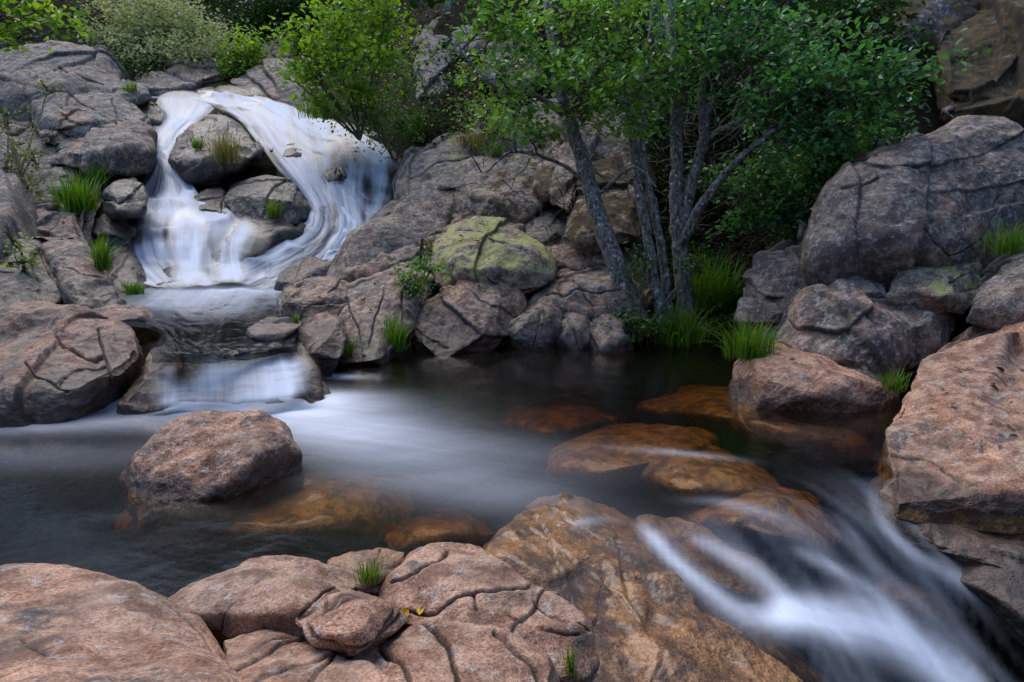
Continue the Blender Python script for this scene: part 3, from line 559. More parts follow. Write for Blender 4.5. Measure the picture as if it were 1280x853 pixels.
rock('smooth waterside boulder with pinkish top at the right pool edge', [(920, 478), (928, 456), (948, 440), (972, 433), (1010, 444), (1070, 468), (1120, 494), (1100, 506), (1000, 508), (940, 502)], lin(505, 5.25, 433, 5.85), 0, .22, .7, 8, pink=.75, ncut=2, facet=.03, dark=.15, wl=0, band=.09, ridge=[(950, 462, -.25), (1060, 482, -.2)], joints=1)
rock('great sloping granite slab with pinkish streaks along the right shore', [(1080, 590), (1096, 552), (1124, 490), (1150, 440), (1205, 400), (1310, 392), (1420, 430), (1440, 640), (1310, 665), (1230, 668), (1150, 650), (1100, 625)], lin(650, 3.45, 395, 5.5), 0, .12, 1.2, 8, pink=.62, dark=.3, fill=.995, steps=.008, p=60, ring=.74, facet=.05, ncut=8, wl=-.02, band=.06, ridge=[(1140, 500, -.12), (1225, 440, -.2)], cracks=[[(1195, 450), (1230, 455), (1275, 470)], [(1100, 560), (1150, 565), (1190, 590), (1225, 612)], [(1130, 590), (1160, 600)]], joints=2, cd=.035, lich=.22, rough=.045)
rock('wet brownish ledge at the foot of the great sloping slab', [(1078, 650), (1090, 585), (1140, 610), (1210, 640), (1320, 640), (1400, 700), (1330, 760), (1250, 740), (1150, 705)], lin(740, 3.05, 590, 3.75), .20, .05, .8, 7, pink=.35, wet=.8, algae=.2, moss=.45, name='rock_ledge')
rock('dark rock mass at the right edge below the wet ledge', [(1180, 720), (1230, 690), (1320, 700), (1420, 760), (1400, 840), (1320, 830), (1240, 780)], lin(830, 2.95, 690, 3.35), .1, .15, .8, 7, pink=.15, wet=.9)
# --- boulder in the pool and the stones under water
DARK[:] = [.3, .05]
rock('lone rounded granite boulder standing in the pool', [(148, 612), (152, 590), (172, 556), (210, 530), (268, 515), (330, 514), (358, 530), (380, 562), (340, 592), (300, 625), (240, 650), (170, 656)], lin(640, 3.72, 514, 4.25), 0, .20, .6, 8, fill=1.0, dark=.45, pink=.5, wl=0, band=.06, facet=.05, ncut=3, joints=1, steps=0, rough=.035, lich=.12, ridge=[(350, 548, -.15), (205, 585, -.22), (262, 530, -.08)])
DARK[:] = [.15, .0]
def sub(label, outline, zt, **k):
    kw = dict(bulge=.1, thick=.35, lvl=7, pink=.4, steps=0, algae=.9, wet=.8, p=14, joints=1, rough=.025, name='submerged_stone', ztop=zt, ring=.5, facet=.05, ncut=2)
    kw.update(k)
    o = np.array(outline, float); c = o.mean(0); o = c + (o - c) * 1.16
    return rock(label, [tuple(q) for q in o], lev(zt - .24), **kw)
sub('broad sunken slab glowing brown in front of the lone pool boulder', [(150, 650), (220, 610), (330, 590), (440, 600), (510, 625), (480, 670), (380, 695), (240, 690)], -.15)
sub('small sunken stone off the crest of the foreground rocks', [(480, 668), (520, 650), (580, 648), (615, 668), (570, 690), (500, 694)], -.17)
sub('faint deep stone far out in the middle of the pool', [(625, 530), (650, 508), (710, 502), (765, 522), (750, 548), (680, 555)], -.36)
sub('amber stone under the far part of the outlet ripples', [(680, 592), (705, 558), (755, 538), (820, 536), (880, 552), (850, 590), (770, 608)], -.07)
sub('long amber stone under smooth fast water in the outlet', [(785, 585), (820, 560), (880, 560), (950, 590), (975, 625), (900, 640), (830, 620)], -.035)
sub('rounded amber dome almost breaking the surface in the outlet', [(860, 645), (885, 618), (940, 605), (1005, 625), (1042, 665), (1025, 692), (950, 690), (890, 672)], -.05, bulge=.06)
sub('wide flat sunken shelf in front of the smooth waterside boulder', [(820, 510), (850, 492), (940, 488), (1110, 500), (1118, 530), (1080, 568), (980, 560), (880, 535)], -.13, bulge=.05, cracks=[[(930, 505), (950, 525), (1030, 545)]])
rock('wet pinkish ridge of rock beside the outlet chute', [(790, 690), (800, 650), (850, 648), (920, 690), (975, 735), (968, 765), (900, 740), (830, 715)], lin(765, 3.05, 648, 3.5), .02, .08, .5, 7, pink=.6, wet=.55, algae=.25)
sub('pink stone seen through the dark water of the lower rapids', [(1085, 735), (1110, 715), (1170, 735), (1215, 775), (1190, 800), (1130, 775)], -.40, algae=.5, pink=.7, bulge=.04)
sub('dark drowned boulder splitting the lower rapids', [(960, 760), (985, 725), (1040, 730), (1075, 765), (1050, 800), (990, 795)], -.33, algae=.1, pink=.1, bulge=.08)
# --- foreground
rock('big smooth pink granite boulder in the lower left corner', [(-120, 740), (0, 713), (70, 708), (130, 718), (192, 745), (246, 770), (290, 815), (320, 860), (330, 960), (-120, 960)], lin(853, 1.72, 722, 2.35), 0, .10, .7, 8, pink=.6, dark=.3, joints=1, steps=0, rough=.022, cracks=[[(180, 775), (220, 795), (260, 830)], [(30, 800), (60, 812)]], cw=3, cd=.012, facet=.03, ncut=3, p=24)
rock('pink topped foreground rock with a dark overhanging face', [(218, 757), (262, 728), (310, 704), (370, 697), (436, 714), (452, 742), (446, 785), (400, 815), (330, 806), (262, 790)], lin(810, 2.12, 697, 2.62), 0, .12, .6, 8, pink=.58, ridge=[(250, 760, -.05), (330, 745, -.16), (400, 752, -.18)], cracks=[[(375, 770), (400, 750), (450, 735)]], joints=1, rough=.025, steps=.006)
rock('small pink block lying against the dark faced foreground rock', [(366, 775), (384, 752), (440, 740), (490, 752), (512, 776), (470, 805), (432, 824), (390, 808)], lin(824, 1.98, 740, 2.28), -.03, .08, .4, 7, pink=.58, joints=1, rough=.02, steps=.006)
rock('flat pink rock at the bottom edge between the corner boulder and block', [(282, 802), (330, 794), (420, 818), (500, 860), (500, 960), (300, 960)], lin(853, 1.86, 795, 2.12), .03, .05, .5, 7, pink=.62, rough=.02, steps=.006)
rock('rounded pink rock with thin dark cracks at the crest of the foreground', [(470, 745), (482, 708), (505, 688), (550, 680), (600, 686), (638, 712), (668, 745), (640, 785), (560, 792), (496, 775)], lin(790, 2.2, 680, 2.72), 0, .07, .6, 8, pink=.62, cracks=[[(490, 730), (530, 712), (560, 690)], [(500, 765), (545, 768), (592, 745), (660, 735)], [(592, 745), (595, 770)]], joints=0, rough=.02, cw=1.8, cd=.02, steps=.006)
rock('sloping pink block with a dark wet hollow right of the foreground crest', [(585, 775), (600, 752), (640, 728), (700, 745), (738, 785), (742, 835), (720, 860), (660, 850), (600, 812)], lin(850, 2.05, 735, 2.45), 0, .07, .6, 8, pink=.58, cracks=[[(600, 765), (640, 775), (720, 795)], [(640, 735), (690, 765), (735, 790)]], joints=1, rough=.02, cd=.03, steps=.006)
rock('cracked pink slab at the bottom centre with dark seams', [(440, 820), (480, 795), (530, 776), (610, 788), (670, 812), (705, 850), (710, 960), (430, 960)], lin(853, 1.93, 780, 2.2), .02, .05, .5, 8, pink=.6, cracks=[[(530, 780), (560, 810), (575, 853)], [(470, 805), (500, 830), (510, 853)], [(620, 795), (665, 830), (680, 853)]], joints=1, rough=.02, cw=2.6, cd=.03, steps=.006)
rock('low brown wet rock with a grass tuft behind the foreground crest', [(405, 716), (430, 697), (470, 688), (505, 690), (500, 725), (470, 742), (430, 735)], lin(740, 2.45, 688, 2.8), .03, .05, .4, 7, pink=.58, wet=.5, algae=.3, steps=.006)
rock('broad wet golden brown bedrock slope at the outlet running down to the chute', [(585, 700), (620, 655), (665, 632, .06), (710, 626, .12), (765, 644, .14), (815, 684, .12), (850, 716, .12), (905, 752, .18), (965, 795, .28), (1015, 838, .34), (1060, 960, .4), (640, 960), (600, 800)], lin(853, 2.54, 618, 3.66), .0, .05, .7, 8, pink=.58, wet=.85, algae=.72, ring=.7, facet=.04, ncut=5, joints=2, rough=.035, moss=.3, name='wet_bedrock', cracks=[[(735, 800), (750, 760), (755, 725)], [(690, 640), (720, 665), (770, 690)]], cd=.02, steps=.006)

# ------------------------------------------------------------------ water
def grid_faces(nv, nu):
    i = np.arange(nu * nv).reshape(nv, nu)
    return np.stack([i[:-1, :-1], i[:-1, 1:], i[1:, 1:], i[1:, :-1]], -1).reshape(-1, 4)

def cr(rows, m):                 # Catmull-Rom through the control rows, m samples between each pair
    R = np.asarray(rows, float); n = len(R); out = []
    for i in range(n - 1):
        p0, p1, p2, p3 = R[max(i - 1, 0)], R[i], R[i + 1], R[min(i + 2, n - 1)]
        for k in range(m):
            t = k / m
            out.append(.5 * (2 * p1 + (p2 - p0) * t + (2 * p0 - 5 * p1 + 4 * p2 - p3) * t * t + (3 * p1 - p0 - 3 * p2 + p3) * t ** 3))
    out.append(R[-1]); return np.array(out)

LIP0 = np.array([.28, 2.86]); LN = np.array([.45, -.893])
def water_level(X, Y):
    s = (X - LIP0[0]) * LN[0] + (Y - LIP0[1]) * LN[1]
    side = smooth(-.1, .5, X)
    return -(.10 * smooth(-.1, .5, s) + .55 * smooth(.35, 1.35, s) + .5 * smooth(1.3, 2.6, s)) * side, s

def build_pool():
    nu, nv = 420, 330
    xs = np.linspace(-8, 5.2, nu); ys = np.linspace(.2, 8.6, nv)
    X, Y = np.meshgrid(xs, ys); X = X.ravel(); Y = Y.ravel()
    Z, s = water_level(X, Y)
    # flow coordinate: towards the outlet
    pl = np.stack([X, Y, Y * 0], 1)
    for px, py, r_, a_ in ((950, 650, .38, .05), (870, 590, .35, .03), (1150, 745, .3, .04), (1020, 755, .22, .09), (760, 570, .4, .012)):   # water humps over the stones below
        c = PZ(px, py, 0); Z = Z + a_ * np.exp(-((X - c[0]) ** 2 + (Y - c[1]) ** 2) / r_ ** 2)
    ch = smooth(-.3, .8, s) * smooth(.2, .9, X)
    Z = Z + fbm(pl * 1.1, 3, 5) * .006 + ch * fbm(np.stack([(X * .893 + Y * .45) * 3.2, s * 1.1, s * 0], 1), 3, 8) * .055
    fo = np.zeros(len(X))
    def blob(px, py, rx, ry, a, ang=0.0, z=0.0):
        nonlocal fo
        c = PZ(px, py, z); ca, sa = math.cos(math.radians(ang)), math.sin(math.radians(ang))
        dx, dy = X - c[0], Y - c[1]
        u, v = (dx * ca + dy * sa) / rx, (-dx * sa + dy * ca) / ry
        fo = np.maximum(fo, 0) + a * np.exp(-(u * u + v * v))
    blob(300, 498, .9, .28, .85, -5); blob(390, 515, .8, .4, .42, -25); blob(455, 550, 1.0, .42, .34, -30); blob(230, 500, .7, .22, .4); blob(285, 494, .75, .12, .7); blob(270, 510, .75, .14, .6, -4)
    blob(80, 530, 1.6, .2, .30, 3); blob(560, 600, .9, .3, .13, -30); blob(420, 470, .25, .08, .45, -10); blob(30, 570, 1.2, .25, .09); blob(620, 560, 1.0, .3, .05, -20)
    def thread(pts, wd_, amp):
        nonlocal fo
        W = []
        for px, py in pts:
            z = 0.0
            for _ in range(6):
                q = PZ(px, py, z); z = float(water_level(q[:1], q[1:2])[0][0])
            W.append(q[:2])
        W = cr(np.array(W), 8); best = np.full(len(X), 1e9); tt = np.zeros(len(X))
        for k in range(len(W) - 1):
            e = W[k + 1] - W[k]; t = np.clip(((X - W[k][0]) * e[0] + (Y - W[k][1]) * e[1]) / (e @ e), 0, 1)
            dd = np.hypot(X - W[k][0] - t * e[0], Y - W[k][1] - t * e[1]); m_ = dd < best
            best = np.where(m_, dd, best); tt = np.where(m_, (k + t) / (len(W) - 1), tt)
        fo = np.maximum(fo, 0) + amp * np.exp(-(best / (wd_ * (.6 + .8 * tt))) ** 2) * smooth(0, .2, tt) * smooth(1.02, .85, tt) * (1 + .5 * fbm(np.stack([best * 30, tt * 4, tt * 0], 1), 3, int(pts[0][0])))
    thread([(795, 650), (835, 695), (890, 742), (945, 782), (1000, 806)], .06, .42)
    thread([(945, 800), (1000, 792), (1065, 798), (1130, 818), (1195, 852), (1250, 890)], .10, 1.0)
    thread([(980, 690), (1045, 716), (1105, 765), (1140, 830)], .05, .26)
    thread([(1085, 600), (1115, 668), (1185, 728), (1262, 772), (1340, 815)], .05, .24)
    thread([(850, 665), (915, 700), (965, 738), (990, 782)], .05, .32)
    thread([(1040, 640), (1090, 700), (1150, 770), (1230, 830)], .05, .20)
    blob(700, 655, .18, .05, .3, 10, 0); blob(930, 640, .22, .05, .22, -20); blob(850, 570, .3, .06, .2, -15)
    stk = fbm(np.stack([(X * .893 + Y * .45) * 7, s * .8, s * 0], 1), 4, 77)
    fo = fo + ch * np.clip(.06 + .34 * stk, 0, .4)
    fo *= 1 + .35 * fbm(np.stack([X * .8 + Y * .6, (Y - X * .4) * 3.2, X * 0], 1), 4, 55)
    fo = np.clip(fo, 0, 1)
    U = (X * .893 + Y * .45) * .5; Vv = s * .5
    # pool flow runs right and towards the camera
    pu = (Y + .38 * X) * .45; pv = (X - .38 * Y) * .45
    t = smooth(-.4, .4, s) * smooth(-.2, .6, X)
    uv = np.stack([pu * (1 - t) + U * t, pv * (1 - t) + Vv * t], 1)
    top = np.stack([X, Y, Z], 1); F = grid_faces(nv, nu)
    # close the body of water: skirt and bottom far below the bed
    i = np.arange(nu * nv).reshape(nv, nu)
    loop = np.concatenate([i[0, :-1], i[:-1, -1], i[-1, :0:-1], i[:0:-1, 0]])
    n0 = len(top); low = top[loop].copy(); low[:, 2] = -2.6
    cen = np.array([[-1.4, 4.4, -2.6]])
    k = len(loop); a = np.arange(k); b = (a + 1) % k
    side = np.stack([loop[b], loop[a], n0 + a, n0 + b], 1)
    V = np.concatenate([top, low, cen]); bot = np.stack([n0 + b, n0 + a, np.full(k, n0 + k), np.full(k, n0 + k)], 1)
    me_f = np.concatenate([F, side]); uv2 = np.concatenate([uv, np.zeros((k + 1, 2))]); fo2 = np.concatenate([fo, np.zeros(k + 1)])
    me = bpy.data.meshes.new('pool_water')
    me.from_pydata([tuple(v) for v in V], [], [tuple(f) for f in me_f.tolist()] + [(int(n0 + b_), int(n0 + a_), int(n0 + k)) for a_, b_ in zip(a, b)])
    at = me.attributes.new('foam', 'FLOAT', 'POINT'); at.data.foreach_set('value', fo2.astype(np.float32))
    ul = me.uv_layers.new(name='flow'); li = np.empty(len(me.loops), dtype=np.int32); me.loops.foreach_get('vertex_index', li)
    ul.data.foreach_set('uv', uv2[li].astype(np.float32).ravel())
    me.polygons.foreach_set('use_smooth', np.ones(len(me.polygons), dtype=bool)); me.materials.append(M_WATER); me.update()
    o = bpy.data.objects.new('pool_water', me); COL.objects.link(o); tag(o, kind='structure'); o['label'] = 'dark clear pool and its outlet rapids'
build_pool()

def sheet(name, rows, mat, mu=30, mv=24, lump=.10, lfu=3.0, lfv=2.2, foam=None, steps_=0, steps_h=.09, edge=(.10, .10), ends=(.04, .04), seed=1, label=None, thick=0.0):
    G = np.array([[P(*q) for q in r] for r in rows])             # rows x cols x 3
    A = cr(G, mv)                                                # along
    A = np.swapaxes(cr(np.swapaxes(A, 0, 1), mu), 0, 1)          # across
    nv, nu = A.shape[:2]
    u = np.linspace(0, 1, nu)[None, :].repeat(nv, 0).ravel(); v = np.linspace(0, 1, nv)[:, None].repeat(nu, 1).ravel()
    ln = np.linalg.norm(np.diff(A[:, nu // 2], axis=0), axis=1).sum(); wd = np.linalg.norm(np.diff(A, axis=1), axis=2).sum(1)
    V = A.reshape(-1, 3); F = grid_faces(nv, nu); N = vnormals(V, F)
    if N[:, 1].mean() > 0: N = -N; F = F[:, ::-1]
    if steps_:                                             # water drops from ledge to ledge
        ph = v * steps_ + 1.5 * fbm(np.stack([u * wd.mean() * 1.1, v * ln * .5, u * 0], 1), 3, seed + 30) + 8
        tt = ph - np.floor(ph); V = V + N * (steps_h * (np.exp(-(tt / .22) ** 2) + np.exp(-((tt - 1) / .10) ** 2)))[:, None]
    else: tt = None
    q = np.stack([u * wd.mean() * lfu / 3, v * ln * lfv / 3, v * 0], 1)
    lm = fbm(q * 1.6, 3, seed) + .55 * np.abs(fbm(q * np.array([3.2, 4.0, 1]), 3, seed + 4))
    taper = smooth(0, .12, u) * smooth(1, .88, u)
    V = V + N * (lump * lm * taper)[:, None]
    e = smooth(0, edge[0], u) * smooth(1, 1 - edge[1], u) * smooth(0, ends[0], v) * smooth(1, 1 - ends[1], v)
    wob = fbm(np.stack([u * 5, v * 14, u * 0], 1), 4, seed + 9)
    f = np.clip(e * (1 + .35 * wob), 0, 1)
    if tt is not None: f = f * (.74 + .32 * smooth(.05, .7, tt) * smooth(1.0, .80, tt) + .28 * np.exp(-(tt / .12) ** 2) + .2 * np.exp(-((tt - 1) / .1) ** 2))
    if foam is not None: f = f * np.clip(foam(u, v, V, lm), 0, 1)
    uv = np.stack([u * wd.mean() * .5, v * ln * .5], 1)
    o = make_mesh(name, V, F, mat, attrs=dict(foam=f), uv=uv)
    tag(o, kind='structure'); o['label'] = label or name
    return o

def dF(px, py, o=0.0): return (px, py, ZFALL(px, py) + o)
def fall_foam(u, v, V, lm): return .93 + .30 * np.clip(lm, -1, 1)
rowsL = [[dF(176, 111), dF(215, 110), dF(288, 114, .1)],
         [dF(180, 127), dF(225, 124, -.1), dF(290, 126, .1)],
         [dF(194, 147), dF(224, 145, -.25), dF(266, 142)],
         [dF(188, 165), dF(210, 165, -.2), dF(246, 158)],
         [dF(180, 188, -.1), dF(200, 188, -.25), dF(230, 186)],
         [dF(188, 207), dF(207, 207, -.25), dF(232, 216)],
         [dF(164, 236, .1), dF(208, 234, -.25), dF(254, 242)],
         [dF(136, 262, -.1), dF(205, 258, -.35), dF(290, 262, -.3)],
         [dF(134, 282, -.2), dF(205, 275, -.55), dF(318, 280, -.35)],
         [dF(138, 312, -.2), dF(202, 302, -.45), dF(322, 305, -.35)],
         [dF(146, 340, -.2), dF(215, 336, -.4), dF(328, 332, -.3)],
         [dF(176, 360, -.4), dF(240, 362, -.7), dF(322, 352, -.3)]]
sheet('waterfall', rowsL, M_FALL, 70, 26, .06, lfu=3.4, lfv=.9, steps_=6, steps_h=.04, foam=lambda u, v, V, lm: (.68 + .5 * lm) * np.where(v > .62, 1 - .35 * smooth(.60, .95, u) * smooth(.62, .75, v) , 1.0), edge=(.2, .25), seed=3, label='left branch of the white waterfall')
rowsR = [[dF(238, 112, -.05), dF(300, 115), dF(346, 128), dF(400, 148), dF(452, 168, -.2), dF(506, 200, -.1)],
         [dF(248, 126, -.15), dF(304, 133, -.15), dF(350, 148, -.2), dF(400, 168, -.2), dF(452, 188, -.3), dF(506, 210, -.2)],
         [dF(290, 146, -.1), dF(325, 158, -.2), dF(360, 176, -.1), dF(405, 193, -.25), dF(452, 208, -.3), dF(502, 226, -.2)],
         [dF(318, 176, -.2), dF(345, 188, -.2), dF(375, 203, -.2), dF(410, 216, -.25), dF(450, 231, -.3), dF(496, 246, -.2)],
         [dF(345, 212, -.2), dF(370, 221, -.3), dF(394, 232, -.25), dF(420, 244, -.3), dF(450, 255, -.35), dF(488, 266, -.2)],
         [dF(374, 248, -.1), dF(392, 254, -.3), dF(410, 264, -.3), dF(428, 274, -.3), dF(450, 282, -.3), dF(476, 286, -.2)],
         [dF(380, 275, -.1), dF(392, 282, -.35), dF(404, 290, -.3), dF(420, 299, -.3), dF(436, 307, -.3), dF(458, 312, -.2)],
         [dF(350, 296, -.1), dF(366, 304, -.4), dF(380, 312, -.35), dF(396, 321, -.3), dF(412, 327, -.3), dF(438, 328, -.2)],
         [dF(300, 314, -.1), dF(322, 324, -.4), dF(340, 334, -.4), dF(356, 341, -.4), dF(374, 345, -.4), dF(408, 342, -.2)],
         [dF(236, 336, -.3), dF(262, 348, -.5), dF(288, 355, -.6), dF(310, 360, -.6), dF(332, 362, -.6), dF(362, 358, -.4)]]
def veil(rows, k, o):
    out = []
    for r in rows:
        cx = sum(q[0] for q in r) / len(r); out.append([(cx + (q[0] - cx) * k, q[1] + 2, q[2] - o) for q in r])
    return out
sheet('waterfall', veil(rowsL, 1.10, .10), M_FALL, 50, 20, .08, lfu=2.0, lfv=.6, foam=lambda u, v, V, lm: .28 + .45 * lm, edge=(.4, .4), ends=(.1, .1), seed=5, label='thin outer veil of the left branch')
sheet('waterfall', veil(rowsR, 1.04, .10), M_FALL, 30, 20, .08, lfu=2.0, lfv=.6, foam=lambda u, v, V, lm: .28 + .45 * lm, edge=(.3, .25), ends=(.1, .1), seed=12, label='thin outer veil of the right branch')
sheet('waterfall', rowsR, M_FALL, 44, 30, .07, lfu=2.8, lfv=1.0, steps_=9, steps_h=.03, foam=lambda u, v, V, lm: .64 + .62 * lm, edge=(.14, .12), ends=(.05, .06), seed=11, label='broad right branch of the white waterfall')

# upper pool and the low cascade between the pools
def Z_(px, py, z): return (px, py, DZ(px, py, z))
rowsU = [[Z_(110, 340, .40), Z_(240, 338, .42), Z_(330, 338, .42), Z_(450, 336, .42)],
         [Z_(40, 366, .42), Z_(220, 366, .42), Z_(310, 368, .42), Z_(420, 364, .42)],
         [Z_(-60, 388, .42), Z_(190, 388, .42), Z_(290, 390, .42), Z_(385, 386, .42)],
         [Z_(178, 410, .42), Z_(215, 412, .42), Z_(285, 414, .42), Z_(375, 408, .42)],
         [Z_(185, 436, .41), Z_(230, 438, .41), Z_(285, 434, .41), Z_(372, 424, .41)],
         [Z_(190, 446, .38), Z_(240, 446, .38), Z_(290, 446, .38), Z_(372, 432, .39)],
         [Z_(190, 454, .32), Z_(240, 454, .32), Z_(290, 453, .32), Z_(372, 440, .33)]]
def cascade_foam(u, v, V, lm):
    px, py, d = proj(V)
    q = V - PZ(310, 356, .42); white = 1.1 * np.exp(-(q[:, 0] / 1.1) ** 2 - (q[:, 1] / .75) ** 2) + .35 * np.exp(-((q[:, 0] + .1) / .9) ** 2 - ((q[:, 1] + 1.4) / 1.0) ** 2)
    casc = smooth(.40, .05, V[:, 2]) * (.42 + .5 * fbm(np.stack([V[:, 0] * 5, V[:, 0] * 0, V[:, 2]], 1), 3, 90)) + .6 * smooth(.12, .0, V[:, 2])
    return np.clip(.13 + white , 0, 1)
sheet('stream', rowsU, M_STREAM, 60, 30, .035, lfu=5, lfv=2, foam=cascade_foam, edge=(.03, .04), ends=(.05, .12), seed=21, label='upper pool sliding into the low cascade')

LED = lin(505, 5.32, 430, 5.82)
rows = []
for k in range(7):
    t = k / 6; row = []
    for j, (xt, xb, dy) in enumerate([(176, 160, 4), (204, 198, 6), (240, 238, 2), (280, 282, 6), (322, 330, 2), (356, 374, -8), (388, 424, -16)]):
        y = 440 + 72 * t + dy * (.4 + .6 * t); x = xt + (xb - xt) * t ** .7
        row.append((x, y, LED(x, y) - .09 - (.13 + .05 * math.sin(j * 2.1)) * math.sin(t * 2.7)))
    rows.append(row)
def cascade_veil(u, v, V, lm):
    n1 = fbm(np.stack([u * 3.6 + .6 * v, v * 1.1, u * 0], 1), 2, 93)
    return np.clip(.36 + .95 * n1 + .42 * smooth(.35, 1.0, v), .05, 1)
sheet('cascade', rows, M_SOFT, 16, 16, .05, lfu=7, lfv=1.0, foam=cascade_veil, edge=(.22, .22), ends=(.3, .3), seed=44, label='low cascade spilling softly over the ledge between the two pools')
rowsT = [[dF(206, 262, -.75), dF(250, 250, -.75), dF(300, 262, -.8), dF(352, 292, -.8)],
         [dF(204, 282, -.80), dF(246, 280, -.80), dF(296, 288, -.8), dF(344, 306, -.8)],
         [dF(202, 306, -.75), dF(244, 306, -.75), dF(290, 310, -.75), dF(338, 322, -.75)],
         [dF(206, 332, -.65), dF(246, 334, -.65), dF(292, 334, -.65), dF(340, 340, -.6)],
         [dF(206, 356, -.6), dF(250, 358, -.6), dF(298, 356, -.6), dF(346, 354, -.6)]]
sheet('waterfall', rowsT, M_FALL, 40, 20, .05, lfu=3, lfv=1, foam=lambda u, v, V, lm: np.clip(.26 + 1.0 * fbm(np.stack([u * 5 + v, v * 1.4, u * 0], 1), 3, 66) + .25 * smooth(.5, 1, v), 0, 1), edge=(.3, .3), ends=(.3, .15), seed=67, label='thin film of water trickling over the middle rocks of the fall')
# ------------------------------------------------------------------ plants
bpy.context.view_layer.update(); _dg = bpy.context.evaluated_depsgraph_get()
def ground_at(px, py, d):          # where a stem meets rock, earth or water
    r = Vector(ray(px, py)); ln = r.length
    hit, loc, *_ = S.ray_cast(_dg, Vector(CAM), r / ln)
    if hit:
        dd = (np.array(loc) - CAM) @ FWD
        if abs(dd - d) < max(.9, .12 * d): return dd
    return d
class MB:
    def __init__(s): s.v, s.f, s.a, s.n = [], [], [], 0
    def add(s, V, F, a=None):
        s.v.append(V); s.f.append(F + s.n); s.n += len(V); s.a.append(np.zeros(len(V)) if a is None else a)
    def build(s, name, mat, parent=None, origin=None, smooth_=True):
        V, F = np.concatenate(s.v), np.concatenate(s.f)
        return make_mesh(name, V - (0 if origin is None else np.asarray(origin)), F, mat, parent, attrs=dict(tint=np.concatenate(s.a)), smooth_=smooth_)

def empty(name, loc, label, cat, group=None):
    o = bpy.data.objects.new(name, None); COL.objects.link(o); o.location = loc; o.empty_display_size = .1
    return tag(o, label, cat, group)

def tube(mb, pts, r0, r1, seg=6, wob=0.0):
    pts = np.asarray(pts, float); n = len(pts)
    t = np.gradient(pts, axis=0); t /= np.maximum(np.linalg.norm(t, axis=1), 1e-9)[:, None]
    ref = np.array([.31, .93, .2]); a = np.cross(t, ref); a /= np.maximum(np.linalg.norm(a, axis=1), 1e-9)[:, None]; b = np.cross(t, a)
    k = np.arange(seg) * 2 * math.pi / seg
    r = np.linspace(r0, r1, n)[:, None, None]
    ringv = a[:, None, :] * np.cos(k)[None, :, None] + b[:, None, :] * np.sin(k)[None, :, None]
    V = (pts[:, None, :] + ringv * r).reshape(-1, 3)
    if wob: V += ringv.reshape(-1, 3) * (fbm(V * 9, 3, 4) * wob * np.repeat(r.ravel(), seg))[:, None]
    i = np.arange(n * seg).reshape(n, seg); j = np.roll(i, -1, 1)
    mb.add(V, np.stack([i[:-1], j[:-1], j[1:], i[1:]], -1).reshape(-1, 4))

def curve(pts, m=6, jit=0.0, R=None):
    c = cr(np.asarray(pts, float), m)
    if jit: c[1:-1] += R.normal(size=c[1:-1].shape) * jit
    return c

def leaves(mb, C, size, R, up=.55, aspect=.62, var=.35, tint=None):
    n = len(C)
    nm = R.normal(size=(n, 3)); nm[:, 2] = np.abs(nm[:, 2]) * .6 + up * 1.6; nm /= np.linalg.norm(nm, axis=1)[:, None]
    d = R.normal(size=(n, 3)); d -= (d * nm).sum(1)[:, None] * nm; d /= np.linalg.norm(d, axis=1)[:, None]
    sd2 = np.cross(nm, d)
    L = size * R.uniform(1 - var, 1 + var, n); W = L * aspect * .5
    prof = [(0, 0, 0), (.28, .85, .10), (.68, .9, .10), (1, 0, -.06), (.68, -.9, .10), (.28, -.85, .10)]
    V = np.stack([C + d * (a * L)[:, None] + sd2 * (b * W)[:, None] + nm * (c * L)[:, None] for a, b, c in prof], 1).reshape(-1, 3)
    i = np.arange(n)[:, None] * 6
    F = np.concatenate([i + np.array([[0, 3, 2, 1]]), i + np.array([[0, 5, 4, 3]])])
    t = R.beta(2, 2, n) if tint is None else tint
    mb.add(V, F, np.repeat(t, 6))

